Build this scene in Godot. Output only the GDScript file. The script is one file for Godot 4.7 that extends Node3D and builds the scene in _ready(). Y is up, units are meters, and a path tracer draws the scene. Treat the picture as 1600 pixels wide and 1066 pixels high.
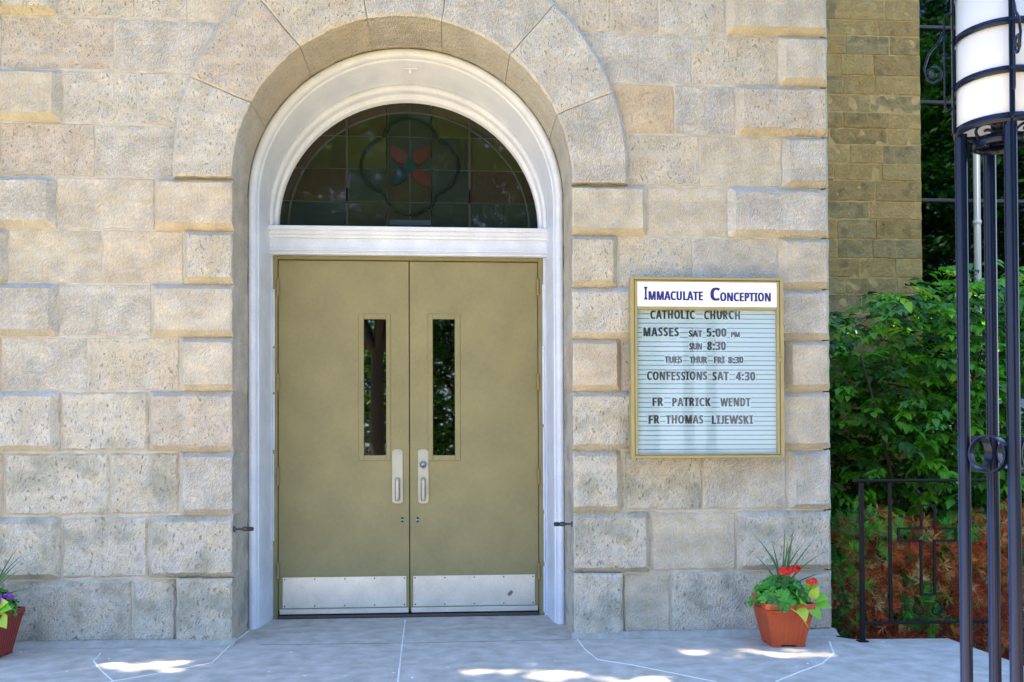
extends Node3D
# Church doorway in open shade: stone tower front, olive double doors, notice board, planters, lamp and garden.

const EYE := Vector3(0.2828, 1.1792, 5.7053)
const FOCAL := 1430.37
const HORIZON_ROW := 682.73
var cam_right: Vector3
var cam_up: Vector3
var cam_fwd: Vector3
var rng := RandomNumberGenerator.new()
var fnoise := FastNoiseLite.new()
var M := {}
var TEX := {}
const SUN_TO := Vector3(-0.573, 0.819, -0.03)

# ---------------------------------------------------------------- pixels to places
func setup_axes() -> void:
	var yaw := 0.0683
	var pitch := 0.0140
	var roll := -0.0037
	cam_fwd = Vector3(sin(yaw) * cos(pitch), sin(pitch), -cos(yaw) * cos(pitch))
	var rt := Vector3(cos(yaw), 0, sin(yaw))
	var up := rt.cross(cam_fwd)
	cam_right = rt * cos(roll) + up * sin(roll)
	cam_up = -rt * sin(roll) + up * cos(roll)

func ray(px: float, py: float) -> Vector3:
	return cam_fwd + cam_right * ((px - 800.0) / FOCAL) - cam_up * ((py - HORIZON_ROW) / FOCAL)

func wp(px: float, py: float, z := 0.0) -> Vector3:      # on the upright plane at z
	var d := ray(px, py)
	return EYE + d * ((z - EYE.z) / d.z)

func fp(px: float, py: float, y := 0.0) -> Vector3:      # on the level plane at y
	var d := ray(px, py)
	return EYE + d * ((y - EYE.y) / d.y)

# ---------------------------------------------------------------- nodes
var used_names := {}
func numbered(called: String) -> String:
	var n: int = used_names.get(called, 0)
	used_names[called] = n + 1
	return called if n == 0 else "%s_%03d" % [called, n]

func thing(called: String, label: String, category: String, at := Vector3.ZERO, group := "") -> Node3D:
	var o := Node3D.new()
	o.name = numbered(called)
	add_child(o)
	o.position = at
	tag(o, label, category, group)
	return o

func tag(o: Node, label := "", category := "", group := "", kind := "") -> void:
	if label: o.set_meta("label", label)
	if category: o.set_meta("category", category)
	if group: o.set_meta("group", group)
	if kind: o.set_meta("kind", kind)

func put(called: String, mesh: Mesh, mat: Material, parent: Node, at := Vector3.ZERO, rot := Vector3.ZERO) -> MeshInstance3D:
	var o := MeshInstance3D.new()
	o.mesh = mesh
	o.material_override = mat
	o.name = called if parent != self else numbered(called)
	parent.add_child(o, true)
	o.position = at
	o.rotation = rot
	return o

func structure(called: String, mesh: Mesh, mat: Material) -> MeshInstance3D:
	var o := put(called, mesh, mat, self)
	o.set_meta("kind", "structure")
	return o

# ---------------------------------------------------------------- mesh helpers
func st_new() -> SurfaceTool:
	var s := SurfaceTool.new()
	s.begin(Mesh.PRIMITIVE_TRIANGLES)
	return s

func st_done(s: SurfaceTool) -> ArrayMesh:
	s.generate_normals()
	return s.commit()

func tri(s: SurfaceTool, a: Vector3, b: Vector3, c: Vector3) -> void:
	s.add_vertex(a); s.add_vertex(b); s.add_vertex(c)

func quad(s: SurfaceTool, a: Vector3, b: Vector3, c: Vector3, d: Vector3) -> void:
	tri(s, a, b, c); tri(s, a, c, d)

# box with chamfered edges between two corners
func bevel_box(s: SurfaceTool, lo: Vector3, hi: Vector3, c := 0.003) -> void:
	s.set_smooth_group(-1)
	c = minf(c, 0.45 * minf(hi.x - lo.x, minf(hi.y - lo.y, hi.z - lo.z)))
	var mid := (lo + hi) * 0.5
	var h := (hi - lo) * 0.5
	for axis in 3:
		var a1 := (axis + 1) % 3
		var a2 := (axis + 2) % 3
		for sg in [-1.0, 1.0]:
			var q := []
			for k in [[-1, -1], [1, -1], [1, 1], [-1, 1]]:
				var v := Vector3.ZERO
				v[axis] = sg * h[axis]
				v[a1] = k[0] * (h[a1] - c)
				v[a2] = k[1] * (h[a2] - c)
				q.append(mid + v)
			if sg > 0: quad(s, q[0], q[3], q[2], q[1])
			else: quad(s, q[0], q[1], q[2], q[3])
	# edges
	for axis in 3:
		var a1 := (axis + 1) % 3
		var a2 := (axis + 2) % 3
		for s1 in [-1.0, 1.0]:
			for s2 in [-1.0, 1.0]:
				var q := []
				for e in [[-1.0, 0], [1.0, 0], [1.0, 1], [-1.0, 1]]:
					var v := Vector3.ZERO
					v[axis] = e[0] * (h[axis] - c)
					v[a1] = s1 * (h[a1] - (c if e[1] == 1 else 0.0))
					v[a2] = s2 * (h[a2] - (c if e[1] == 0 else 0.0))
					q.append(mid + v)
				if s1 * s2 > 0: quad(s, q[0], q[3], q[2], q[1])
				else: quad(s, q[0], q[1], q[2], q[3])
	for sx in [-1.0, 1.0]:
		for sy in [-1.0, 1.0]:
			for sz in [-1.0, 1.0]:
				var a := mid + Vector3(sx * h.x, sy * (h.y - c), sz * (h.z - c))
				var b := mid + Vector3(sx * (h.x - c), sy * h.y, sz * (h.z - c))
				var d := mid + Vector3(sx * (h.x - c), sy * (h.y - c), sz * h.z)
				if sx * sy * sz > 0: tri(s, a, d, b)
				else: tri(s, a, b, d)

func box_mesh(lo: Vector3, hi: Vector3, c := 0.003) -> ArrayMesh:
	var s := st_new()
	bevel_box(s, lo, hi, c)
	return st_done(s)

func sized(size: Vector3, c := 0.003) -> ArrayMesh:
	return box_mesh(-size * 0.5, size * 0.5, c)

# tube along a list of points; radius is a number or a list
func tube(s: SurfaceTool, pts: Array, radius, sides := 10, closed := false, flat := 1.0) -> void:
	s.set_smooth_group(1)
	var n := pts.size()
	var rings := []
	var last := Vector3.ZERO
	for i in n:
		var a: Vector3 = pts[(i - 1 + n) % n] if closed else pts[maxi(i - 1, 0)]
		var b: Vector3 = pts[(i + 1) % n] if closed else pts[mini(i + 1, n - 1)]
		var t := (b - a).normalized()
		if last == Vector3.ZERO:
			last = t.cross(Vector3.UP if absf(t.y) < 0.9 else Vector3.RIGHT).normalized()
		var x := (last - t * last.dot(t)).normalized()
		last = x
		var y := t.cross(x)
		var r: float = radius[i] if radius is Array else radius
		var ring := []
		for k in sides:
			var an := TAU * k / sides
			ring.append(pts[i] + x * cos(an) * r + y * sin(an) * r * flat)
		rings.append(ring)
	for i in (n if closed else n - 1):
		var p: Array = rings[i]
		var q: Array = rings[(i + 1) % n]
		for k in sides:
			var k2 := (k + 1) % sides
			quad(s, p[k], p[k2], q[k2], q[k])
	if not closed:
		for e in [0, n - 1]:
			s.set_smooth_group(-1)
			for k in range(1, sides - 1):
				if e == 0: tri(s, rings[e][0], rings[e][k + 1], rings[e][k])
				else: tri(s, rings[e][0], rings[e][k], rings[e][k + 1])

func tube_mesh(pts: Array, radius, sides := 10, closed := false) -> ArrayMesh:
	var s := st_new()
	tube(s, pts, radius, sides, closed)
	return st_done(s)

# profile of (radius, y) turned about y
func lathe(s: SurfaceTool, prof: Array, sides := 24, smooth := true) -> void:
	s.set_smooth_group(1 if smooth else -1)
	for i in prof.size() - 1:
		for k in sides:
			var a0 := TAU * k / sides
			var a1 := TAU * (k + 1) / sides
			var p: Vector2 = prof[i]
			var q: Vector2 = prof[i + 1]
			var v0 := Vector3(cos(a0) * p.x, p.y, sin(a0) * p.x)
			var v1 := Vector3(cos(a1) * p.x, p.y, sin(a1) * p.x)
			var v2 := Vector3(cos(a1) * q.x, q.y, sin(a1) * q.x)
			var v3 := Vector3(cos(a0) * q.x, q.y, sin(a0) * q.x)
			if p.x < 1e-5: tri(s, v0, v3, v2)
			elif q.x < 1e-5: tri(s, v0, v2, v1)
			else: quad(s, v0, v3, v2, v1)

func lathe_mesh(prof: Array, sides := 24) -> ArrayMesh:
	var s := st_new()
	lathe(s, prof, sides)
	return st_done(s)

# a sheet from a grid of points, with smooth normals
func grid_mesh(g: Array) -> ArrayMesh:
	var nv := g.size()
	var nu: int = g[0].size()
	var V := PackedVector3Array()
	var N := PackedVector3Array()
	var I := PackedInt32Array()
	for row in g:
		for p in row:
			V.append(p)
			N.append(Vector3.ZERO)
	for j in nv - 1:
		for i in nu - 1:
			var a := j * nu + i
			for t in [[a, a + nu, a + 1], [a + 1, a + nu, a + nu + 1]]:
				var fn := (V[t[2]] - V[t[0]]).cross(V[t[1]] - V[t[0]])
				if fn.length_squared() < 1e-16: continue
				for k in 3: N[t[k]] += fn
				I.append_array(PackedInt32Array([t[0], t[1], t[2]]))
	for k in N.size(): N[k] = N[k].normalized() if N[k].length_squared() > 0 else Vector3.BACK
	var arr := []
	arr.resize(Mesh.ARRAY_MAX)
	arr[Mesh.ARRAY_VERTEX] = V
	arr[Mesh.ARRAY_NORMAL] = N
	arr[Mesh.ARRAY_INDEX] = I
	var m := ArrayMesh.new()
	m.add_surface_from_arrays(Mesh.PRIMITIVE_TRIANGLES, arr)
	return m

# one dressed stone: shape gives the outline for (u, v) in 0..1; sides l, r, b, t have a bevel width, a bevel drop and a depth to which they run back
func stone_mesh(shape: Callable, w: float, h: float, zf: float, bev: Dictionary, rough := 0.004, cells := 0.045) -> ArrayMesh:
	var axis := func(lo, hi, length):
		var out := [[0.0, -2], [0.0, -1], [0.0, 0]]
		var b0: float = lo[0]
		var b1: float = hi[0]
		for f in [0.0, 0.5, 1.0, 1.0]: out.append([b0 * f, 1])   # doubled columns keep the arris crisp
		var n := maxi(3, int((length - b0 - b1) / cells))
		for k in range(1, n): out.append([lerpf(b0, length - b1, float(k) / n), 1])
		for f in [1.0, 1.0, 0.5, 0.0]: out.append([length - b1 * f, 1])
		out.append_array([[length, 0], [length, -3], [length, -4]])
		return out
	var us: Array = axis.call(bev.l, bev.r, w)
	var vs: Array = axis.call(bev.b, bev.t, h)
	var drop := func(d, lo, hi, length):
		var a: float = lo[1] * (1.0 - clampf(d / lo[0], 0, 1))
		var c: float = hi[1] * (1.0 - clampf((length - d) / hi[0], 0, 1))
		return maxf(a, c)
	var rows := []
	for v in vs:
		var row := []
		for u in us:
			var p: Vector2 = shape.call(u[0] / w, v[0] / h)
			var wob := Vector2(fnoise.get_noise_3d(p.x * 9.0, p.y * 9.0, 3.1), fnoise.get_noise_3d(p.x * 9.0, p.y * 9.0, 17.3)) * 0.006
			var wob2 := Vector2(fnoise.get_noise_3d(p.x * 30.0, p.y * 30.0, 5.1), fnoise.get_noise_3d(p.x * 30.0, p.y * 30.0, 11.3)) * 0.004
			var z: float = zf - maxf(drop.call(u[0], bev.l, bev.r, w), drop.call(v[0], bev.b, bev.t, h))
			z += rough * (fnoise.get_noise_3d(p.x * 8.0, p.y * 8.0, zf * 40.0 + w * 31.0) + 0.6 * fnoise.get_noise_3d(p.x * 28.0, p.y * 28.0, 7.7 + w * 13.0))
			var k := mini(u[1], v[1])
			if k < 0:
				var back: Array = bev.l
				if u[1] < 0: back = bev.l if u[1] >= -2 else bev.r
				if v[1] < 0 and (u[1] >= 0 or v[1] in [-2, -4]): back = bev.b if v[1] >= -2 else bev.t
				if k in [-1, -3] and not (u[1] in [-2, -4] or v[1] in [-2, -4]): z -= 0.012
				else: z = back[2]
			row.append(Vector3(p.x + wob.x + wob2.x, p.y + wob.y + wob2.y, z))
		rows.append(row)
	return grid_mesh(rows)

func side(width: float, fall: float, back: float) -> Array:
	return [width, fall, back]

# ---------------------------------------------------------------- textures
func nz(seed_: int, freq: float, type := FastNoiseLite.TYPE_SIMPLEX_SMOOTH, octaves := 3, size := 512) -> PackedByteArray:
	var n := FastNoiseLite.new()
	n.seed = seed_
	n.noise_type = type
	n.frequency = freq
	n.fractal_type = FastNoiseLite.FRACTAL_FBM if octaves > 1 else FastNoiseLite.FRACTAL_NONE
	n.fractal_octaves = octaves
	var im := n.get_seamless_image(size, size, false, false, 0.1, true)
	im.convert(Image.FORMAT_L8)
	return im.get_data()

func tex_rgb(data: PackedByteArray, size: int) -> ImageTexture:
	var im := Image.create_from_data(size, size, false, Image.FORMAT_RGB8, data)
	im.generate_mipmaps()
	return ImageTexture.create_from_image(im)

func tex_l(data: PackedByteArray, size: int) -> ImageTexture:
	return ImageTexture.create_from_image(Image.create_from_data(size, size, false, Image.FORMAT_L8, data))

func make_textures() -> void:
	var S := 768
	var big := nz(1, 0.006, FastNoiseLite.TYPE_SIMPLEX_SMOOTH, 4, S)
	var mid := nz(2, 0.03, FastNoiseLite.TYPE_SIMPLEX_SMOOTH, 4, S)
	var fine := nz(3, 0.16, FastNoiseLite.TYPE_SIMPLEX_SMOOTH, 3, S)
	var pit := nz(4, 0.045, FastNoiseLite.TYPE_CELLULAR, 1, S)
	var warm := nz(5, 0.011, FastNoiseLite.TYPE_SIMPLEX_SMOOTH, 3, S)
	var patch := nz(6, 0.014, FastNoiseLite.TYPE_SIMPLEX_SMOOTH, 3, S)
	var chip := nz(8, 0.035, FastNoiseLite.TYPE_SIMPLEX_SMOOTH, 4, S)
	var stroke := nz(7, 0.045, FastNoiseLite.TYPE_SIMPLEX_SMOOTH, 3, S)
	var col := PackedByteArray()
	col.resize(S * S * 3)
	var hgt := PackedByteArray()
	hgt.resize(S * S)
	for i in S * S:
		var b := big[i] / 255.0 - 0.5
		var m := mid[i] / 255.0 - 0.5
		var f := fine[i] / 255.0 - 0.5
		var p := pit[i] / 255.0
		var w := warm[i] / 255.0 - 0.5
		var pa := patch[i] / 255.0
		var yy := i / S
		var xx := i % S
		var sk := stroke[yy * S + (xx * 3 + yy) % S] / 255.0 - 0.5
		var hole := clampf((0.09 - p) * 9.0, 0, 1) * (clampf((pa - 0.66) * 6.0, 0.0, 1.0))
		var scar := clampf((chip[yy * S + (xx * 2) % S] / 255.0 - 0.70) * 7.0, 0.0, 1.0) * clampf((0.60 - pa) * 6.0, 0.0, 1.0)
		var v := 0.82 + 0.11 * b + 0.08 * m + 0.17 * f + 0.16 * sk * (0.3 + pa) - 0.30 * hole - 0.12 * scar
		col[i * 3] = int(clampf(v * (1.0 + 0.05 * w), 0, 1) * 255)
		col[i * 3 + 1] = int(clampf(v, 0, 1) * 255)
		col[i * 3 + 2] = int(clampf(v * (1.0 - 0.09 * w), 0, 1) * 255)
		hgt[i] = int(clampf(0.62 + 0.24 * m + 0.28 * f * (0.5 + pa) + 0.42 * sk * (0.3 + pa) - 0.5 * hole - 0.4 * scar, 0, 1) * 255)
	TEX.stone = tex_rgb(col, S)
	TEX.stone_h = tex_l(hgt, S)
	var col2 := PackedByteArray()
	col2.resize(S * S * 3)
	var hgt2 := PackedByteArray()
	hgt2.resize(S * S)
	for i in S * S:
		var yy := i / S
		var xx := i % S
		var sk := stroke[yy * S + (xx * 4 + yy * 2) % S] / 255.0 - 0.5
		var w := patch[i] / 255.0 - 0.5
		var v := 0.83 + 0.16 * (big[i] / 255.0 - 0.5) + 0.12 * (fine[i] / 255.0 - 0.5) + 0.20 * sk
		col2[i * 3] = int(clampf(v * (1.0 + 0.05 * w), 0, 1) * 255)
		col2[i * 3 + 1] = int(clampf(v, 0, 1) * 255)
		col2[i * 3 + 2] = int(clampf(v * (1.0 - 0.09 * w), 0, 1) * 255)
		hgt2[i] = int(clampf(0.5 + 0.6 * sk + 0.2 * (fine[i] / 255.0 - 0.5) + 0.2 * (mid[i] / 255.0 - 0.5), 0, 1) * 255)
	TEX.stone_tooled = tex_rgb(col2, S)
	TEX.stone_tooled_h = tex_l(hgt2, S)
	# weathered stone: grey-green blotches and dark grain
	for i in S * S:
		var dirt := clampf((big[i] / 255.0 - 0.42) * 2.6, 0.0, 1.0) * (0.55 + 0.9 * (fine[i] / 255.0 - 0.3))
		var k := clampf(1.0 - 0.30 * dirt, 0.0, 1.0)
		col[i * 3] = int(col[i * 3] * k)
		col[i * 3 + 1] = int(col[i * 3 + 1] * (k + 0.025 * dirt))
		col[i * 3 + 2] = int(col[i * 3 + 2] * (k + 0.01 * dirt))
	TEX.stone_dirty = tex_rgb(col, S)
	TEX.stone_dirty_h = TEX.stone_h
	# concrete
	var spk := nz(12, 0.35, FastNoiseLite.TYPE_SIMPLEX_SMOOTH, 2, S)
	var st := nz(13, 0.008, FastNoiseLite.TYPE_SIMPLEX_SMOOTH, 5, S)
	for i in S * S:
		var f := spk[i] / 255.0 - 0.5
		var b := st[i] / 255.0 - 0.5
		var v := 0.80 + 0.30 * f + 0.18 * b + 0.04 * (mid[i] / 255.0 - 0.5)
		col[i * 3] = int(clampf(v, 0, 1) * 255)
		col[i * 3 + 1] = int(clampf(v * 1.0, 0, 1) * 255)
		col[i * 3 + 2] = int(clampf(v * (1.0 + 0.05 * b), 0, 1) * 255)
		hgt[i] = int(clampf(0.5 + 0.5 * f + 0.2 * b, 0, 1) * 255)
	TEX.concrete = tex_rgb(col, S)
	TEX.concrete_h = tex_l(hgt, S)
	# paint: nearly even, with faint wear
	var S2 := 512
	var pb := nz(21, 0.01, FastNoiseLite.TYPE_SIMPLEX_SMOOTH, 4, S2)
	var pf := nz(22, 0.09, FastNoiseLite.TYPE_SIMPLEX_SMOOTH, 3, S2)
	col.resize(S2 * S2 * 3)
	hgt.resize(S2 * S2)
	for i in S2 * S2:
		var b := pb[i] / 255.0 - 0.5
		var f := pf[i] / 255.0 - 0.5
		var v := 0.92 + 0.09 * b + 0.05 * f
		col[i * 3] = int(clampf(v * (1.0 + 0.012 * b), 0, 1) * 255)
		col[i * 3 + 1] = int(clampf(v, 0, 1) * 255)
		col[i * 3 + 2] = int(clampf(v * (1.0 - 0.015 * b), 0, 1) * 255)
		hgt[i] = int(clampf(0.5 + 0.5 * b + 0.25 * f, 0, 1) * 255)
	TEX.paint = tex_rgb(col, S2)
	TEX.paint_h = tex_l(hgt, S2)

func mat(r: float, g: float, b: float, rough := 0.8, tex := "", scale := 1.0, bump := 0.0, metal := 0.0) -> StandardMaterial3D:
	var m := StandardMaterial3D.new()
	m.albedo_color = Color(r, g, b).linear_to_srgb()
	m.roughness = rough
	m.metallic = metal
	if tex:
		m.albedo_texture = TEX[tex]
		m.uv1_triplanar = true
		m.uv1_world_triplanar = true
		m.uv1_scale = Vector3.ONE * scale
		if bump > 0:
			m.heightmap_enabled = true
			m.heightmap_texture = TEX[tex + "_h"]
			m.heightmap_scale = bump
	return m

func make_materials() -> void:
	# limestone blocks: several tones
	M.stone = []
	var tones := [[.76, .69, .55], [.81, .76, .66], [.74, .67, .53], [.78, .69, .56], [.76, .71, .61], [.76, .66, .51], [.80, .75, .64], [.85, .80, .69], [.75, .68, .55], [.80, .74, .61]]
	for k in tones.size():
		var t: Array = tones[k]
		var m := mat(t[0], t[1], t[2], 0.92, ["stone", "stone_tooled", "stone_tooled"][k % 3], 0.80 + 0.07 * (k % 4), [2.2, 2.6, 1.4][k % 3])
		m.uv1_offset = Vector3(0.37 * k, 0.61 * k, 0.23 * k)
		M.stone.append(m)
	M.stone_tan = mat(.70, .57, .39, 0.92, "stone", 0.7, 1.1)
	M.stone_grey = []
	for k in 3:
		var m := mat(.78 + .03 * k, .72 + .03 * k, .59 + .03 * k, 0.92, "stone_dirty", 0.70, 2.4)
		m.uv1_offset = Vector3(0.3 * k + .2, 0.7 * k, 0.1 * k)
		M.stone_grey.append(m)
	M.mortar = mat(.70, .66, .56, 0.95, "concrete", 1.2)
	M.wing = []
	for t in [[.80, .53, .19], [.76, .51, .19], [.82, .56, .21], [.76, .53, .21], [.72, .53, .23]]:
		var m := mat(t[0], t[1], t[2], 0.93, "stone_dirty" if M.wing.size() % 3 == 1 else "stone", 1.1, 3.0)
		m.uv1_offset = Vector3(M.wing.size() * .41, M.wing.size() * .17, 0)
		M.wing.append(m)
	M.wing_mortar = mat(.80, .55, .22, 0.95, "concrete", 1.2)
	M.concrete = mat(.77, .71, .61, 0.88, "concrete", 0.9, 0.15)
	M.caulk = mat(.76, .75, .70, 0.8)
	M.fillet = mat(.66, .62, .54, 0.88, "concrete", 1.3, 0.6)
	M.lawn = mat(.07, .13, .03, 0.95, "concrete", 0.5)
	M.plaza = mat(.66, .48, .22, 0.9, "concrete", 0.4)
	M.soil = mat(.05, .035, .022, 0.97, "concrete", 1.5)
	M.white = mat(.77, .835, .94, 0.45, "paint", 0.9)
	M.olive = mat(.30, .262, .118, 0.42, "paint", 0.5)
	M.olive_frame = mat(.27, .235, .105, 0.42, "paint", 0.9)
	M.dark_gap = mat(.012, .012, .012, 0.9)
	M.alum = mat(.40, .44, .45, 0.38, "paint", 1.5, 0.0, 0.85)
	M.plate = mat(.74, .75, .72, 0.34, "paint", 0.8, 0.0, 0.6)
	M.screw = mat(.08, .08, .08, 0.5, "", 1.0, 0, 0.6)
	M.bronze = mat(.28, .21, .07, 0.45, "", 1, 0, 0.5)
	M.lite_glass = mat(.16, .17, .17, 0.02, "", 1.0, 0.0, 1.0)
	M.black_iron = mat(.008, .008, .010, 0.45)
	M.black_iron.metallic_specular = 0.25
	M.lamp_metal = mat(.003, .007, .026, 0.22)  # black paint, with the blue of reflected sky put into its colour
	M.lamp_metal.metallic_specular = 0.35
	M.rubber = mat(.02, .02, .02, 0.7)
	M.terracotta = mat(.47, .070, .012, 0.45, "paint", 2.0)
	M.terracotta_dark = mat(.26, .022, .012, 0.45, "paint", 2.0)
	M.board_frame = mat(.40, .33, .14, 0.42, "paint", 1.0)
	M.header = mat(.85, .86, .88, 0.4)
	M.navy = mat(.012, .014, .16, 0.5)
	M.board = mat(.40, .55, .61, 0.6)
	M.letter = mat(.012, .015, .02, 0.5)
	M.carrier = mat(.42, .57, .63, 0.5)
	M.shade = mat(.88, .88, .88, 0.35)
	M.shade.backlight_enabled = true
	M.shade.backlight = Color(0.9, 0.9, 0.9)
	M.lead = mat(.045, .052, .050, 0.6)
	M.lead.metallic_specular = 0.2
	M.bark = mat(.05, .04, .03, 0.95)
	var pane := StandardMaterial3D.new()
	pane.albedo_color = Color(0.35, 0.37, 0.37, 0.03)
	pane.transparency = BaseMaterial3D.TRANSPARENCY_ALPHA
	pane.roughness = 0.03
	pane.metallic_specular = 0.35
	M.pane = pane
	var storm := pane.duplicate()
	storm.metallic_specular = 0.5
	M.storm = storm

func leaf_mat(r: float, g: float, b: float, rough := 0.5) -> StandardMaterial3D:
	var m := mat(r, g, b, rough)
	m.backlight_enabled = true
	m.backlight = Color(r * 3.0, g * 2.4, b * 2.0).clamp(Color(0, 0, 0), Color(0.7, 0.7, 0.7))
	m.cull_mode = BaseMaterial3D.CULL_DISABLED
	return m

# ---------------------------------------------------------------- the tower front
const ROWS := [4.30, 3.8493, 3.5196, 3.1955, 2.8621, 2.5394, 2.2074, 1.8797, 1.5485, 1.1746, 0.784, 0.3987, 0.0]
const SPRING := 2.8621
const AX := 1.0555
const BX := 1.029
const CX := 0.006
const REVEAL := -0.48
const CORNER := 2.737
var tower: Node3D

func px_x(px: float, row: int) -> float:
	var y: float = (ROWS[row] + ROWS[row + 1]) * 0.5
	# pixel row of that height is found once; the wall is nearly level so a few steps do
	var py := 500.0
	for k in 4:
		var p := wp(px, py)
		py += (p.y - y) * 250.0
	return wp(px, py).x

func rect_stone(x0: float, x1: float, row: int, zf: float, bev: Dictionary, material: Material, rough: float, jy := 0.006) -> void:
	var y1: float = ROWS[row] - jy
	var y0: float = ROWS[row + 1] + jy
	var sh := func(u, v): return Vector2(lerpf(x0, x1, u), lerpf(y0, y1, v))
	put("stone", stone_mesh(sh, x1 - x0, y1 - y0, zf, bev, rough), material, tower)

func pick(arr: Array): return arr[rng.randi() % arr.size()]

func build_tower() -> void:
	tower = thing("church_tower", "pale limestone church tower front with arched doorway and quoined corners", "church")
	var P := 1
	var F := 0
	# per course: [from pixel, to pixel, proud?] left of the arch, then right of it
	var left := [
		[[-90, 84, 1], [87, 204, 0], [205, 288, 0], [289, 402, 0]],
		[[-90, -6, 1], [-4, 172, 0], [173, 345, 0]],
		[[-90, 90, 1], [92, 209, 0], [211, 322, 0]],
		[[-90, -8, 1], [-6, 142, 0], [143, 305, 0]],
		[[-90, 81, 1], [83, 236, 0], [237, 362, 2]],
		[[-90, 5, 1], [7, 154, 0], [155, 282, 0], [283, 362, 2]],
		[[-90, 85, 1], [87, 231, 0], [232, 362, 2]],
		[[-90, -6, 1], [-4, 131, 0], [132, 276, 0], [277, 362, 2]],
		[[-90, 87, 1], [89, 227, 0], [229, 362, 2]],
		[[-90, -2, 1], [0, 165, 0], [166, 275, 0], [276, 362, 2]],
		[[-90, 89, 1], [91, 226, 0], [228, 362, 2]],
		[[-90, -4, 1], [-2, 200, 0], [203, 271, 0], [274, 362, 4]]]
	var right := [
		[[862, 955, 0], [956, 1031, 0], [1032, 1137, 0], [1139, 1298, 3]],
		[[905, 1001, 0], [1002, 1084, 0], [1085, 1219, 0], [1221, 1298, 3]],
		[[930, 1057, 0], [1058, 1152, 0], [1154, 1298, 3]],
		[[945, 1096, 0], [1097, 1226, 0], [1227, 1298, 3]],
		[[895, 1013, 5], [1015, 1140, 0], [1142, 1298, 3]],
		[[895, 967, 5], [969, 1085, 0], [1086, 1220, 0], [1222, 1298, 3]],
		[[895, 1011, 5], [1013, 1150, 0], [1152, 1298, 3]],
		[[895, 973, 5], [975, 1100, 0], [1101, 1230, 0], [1231, 1298, 3]],
		[[895, 1014, 5], [1016, 1150, 0], [1152, 1298, 3]],
		[[895, 973, 5], [975, 1101, 0], [1103, 1234, 0], [1236, 1298, 3]],
		[[895, 1018, 5], [1020, 1154, 0], [1156, 1298, 3]],
		[[895, 974, 6], [976, 1051, 0], [1053, 1230, 0], [1232, 1298, 3]]]
	var xl := -1.0469 + 0.0
	var xr := 1.0600
	for row in 12:
		for spec in left[row] + right[row]:
			var kind: int = spec[2]
			var x0 := px_x(spec[0], row)
			var x1 := px_x(spec[1], row)
			if spec[0] == -90: x0 = -CORNER
			if spec[1] == 362: x1 = xl
			if spec[0] == 895: x0 = xr
			if spec[1] == 1298: x1 = CORNER
			var proud := kind > 0
			var tone: Material = pick(M.stone)
			if row >= 8 and rng.randf() < 0.7: tone = pick(M.stone_grey)
			if row == 2 and spec[0] == 930: tone = M.stone_tan
			if row == 11 and spec[0] == -2: tone = M.stone_grey[0]
			if proud:
				var bw := 0.036
				var B := side(bw, 0.056, -0.075)
				var bev := {"l": B, "r": B, "b": B, "t": B}
				if kind == 2: bev.r = side(0.010, 0.008, REVEAL)
				if kind == 4:
					bev = {"l": side(0.02, 0.02, -0.055), "r": side(0.012, 0.01, REVEAL), "b": side(0.02, 0.02, -0.055), "t": side(0.02, 0.02, -0.055)}
				if kind == 5: bev.l = side(0.010, 0.008, REVEAL)
				if kind == 6:
					bev = {"r": side(0.02, 0.02, -0.055), "l": side(0.012, 0.01, REVEAL), "b": side(0.02, 0.02, -0.055), "t": side(0.02, 0.02, -0.055)}
				if kind == 3: bev.r = side(0.036, 0.056, -0.30)
				if kind == 1 and spec[0] == -90: bev.l = side(0.036, 0.056, -0.30)
				rect_stone(x0, x1, row, 0.0, bev, tone, 0.0035, 0.004 if (kind == 3 or kind == 1) else 0.001)
			else:
				var e := 0.006 if row < 8 else 0.014
				var B := side(e, e, -0.085)
				rect_stone(x0, x1, row, -0.054 + rng.randf_range(-0.002, 0.002) + (0.010 if row >= 8 else 0.0), {"l": B, "r": B, "b": B, "t": B}, tone, 0.005 if row < 8 else 0.009, 0.006 if row < 8 else 0.008)
	# voussoirs: joints run from the outer curve to the inner one
	var joints := [[wp(262, 273), wp(362, 273)], [wp(302, 121), wp(385, 157)], [wp(420, 14), wp(469.5, 74)], [wp(562, -60), wp(574, 30.5)], [wp(700, -60), wp(690, 32)], [wp(872, 0), wp(799, 81)], [wp(954, 145), wp(873, 177)], [wp(985, 290.5), wp(895, 290.5)]]
	var ang := []
	for j in joints:
		var o: Vector3 = j[0]
		var i: Vector3 = j[1]
		ang.append([atan2((o.y - 2.963), o.x - CX), atan2((i.y - SPRING) / BX, (i.x - CX) / AX)])
	ang[0] = [PI + 0.071, PI]
	ang[7] = [-0.071, 0.0]
	for k in 7:
		var a0: Array = ang[k]
		var a1: Array = ang[k + 1]
		var len_out: float = absf(a0[0] - a1[0]) * 1.419
		var gap := 0.0022
		var sh := func(u, v):
			var ti: float = lerpf(a0[1], a1[1], u)
			var to: float = lerpf(a0[0], a1[0], u)
			var pin := Vector2(CX + AX * cos(ti), SPRING + BX * sin(ti))
			var pout := Vector2(CX + 1.419 * cos(to), 2.963 + 1.419 * sin(to))
			var p := pin.lerp(pout, v)
			# leave a joint
			var t2 := Vector2(-sin(ti), cos(ti))
			if u < 0.5: p -= t2 * gap * (1.0 - u * 2.0)
			else: p += t2 * gap * (u * 2.0 - 1.0)
			return p
		var J := side(0.010, 0.006, REVEAL)
		var bev := {"l": J, "r": J, "b": side(0.012, 0.010, REVEAL), "t": side(0.026, 0.040, -0.075)}
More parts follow.
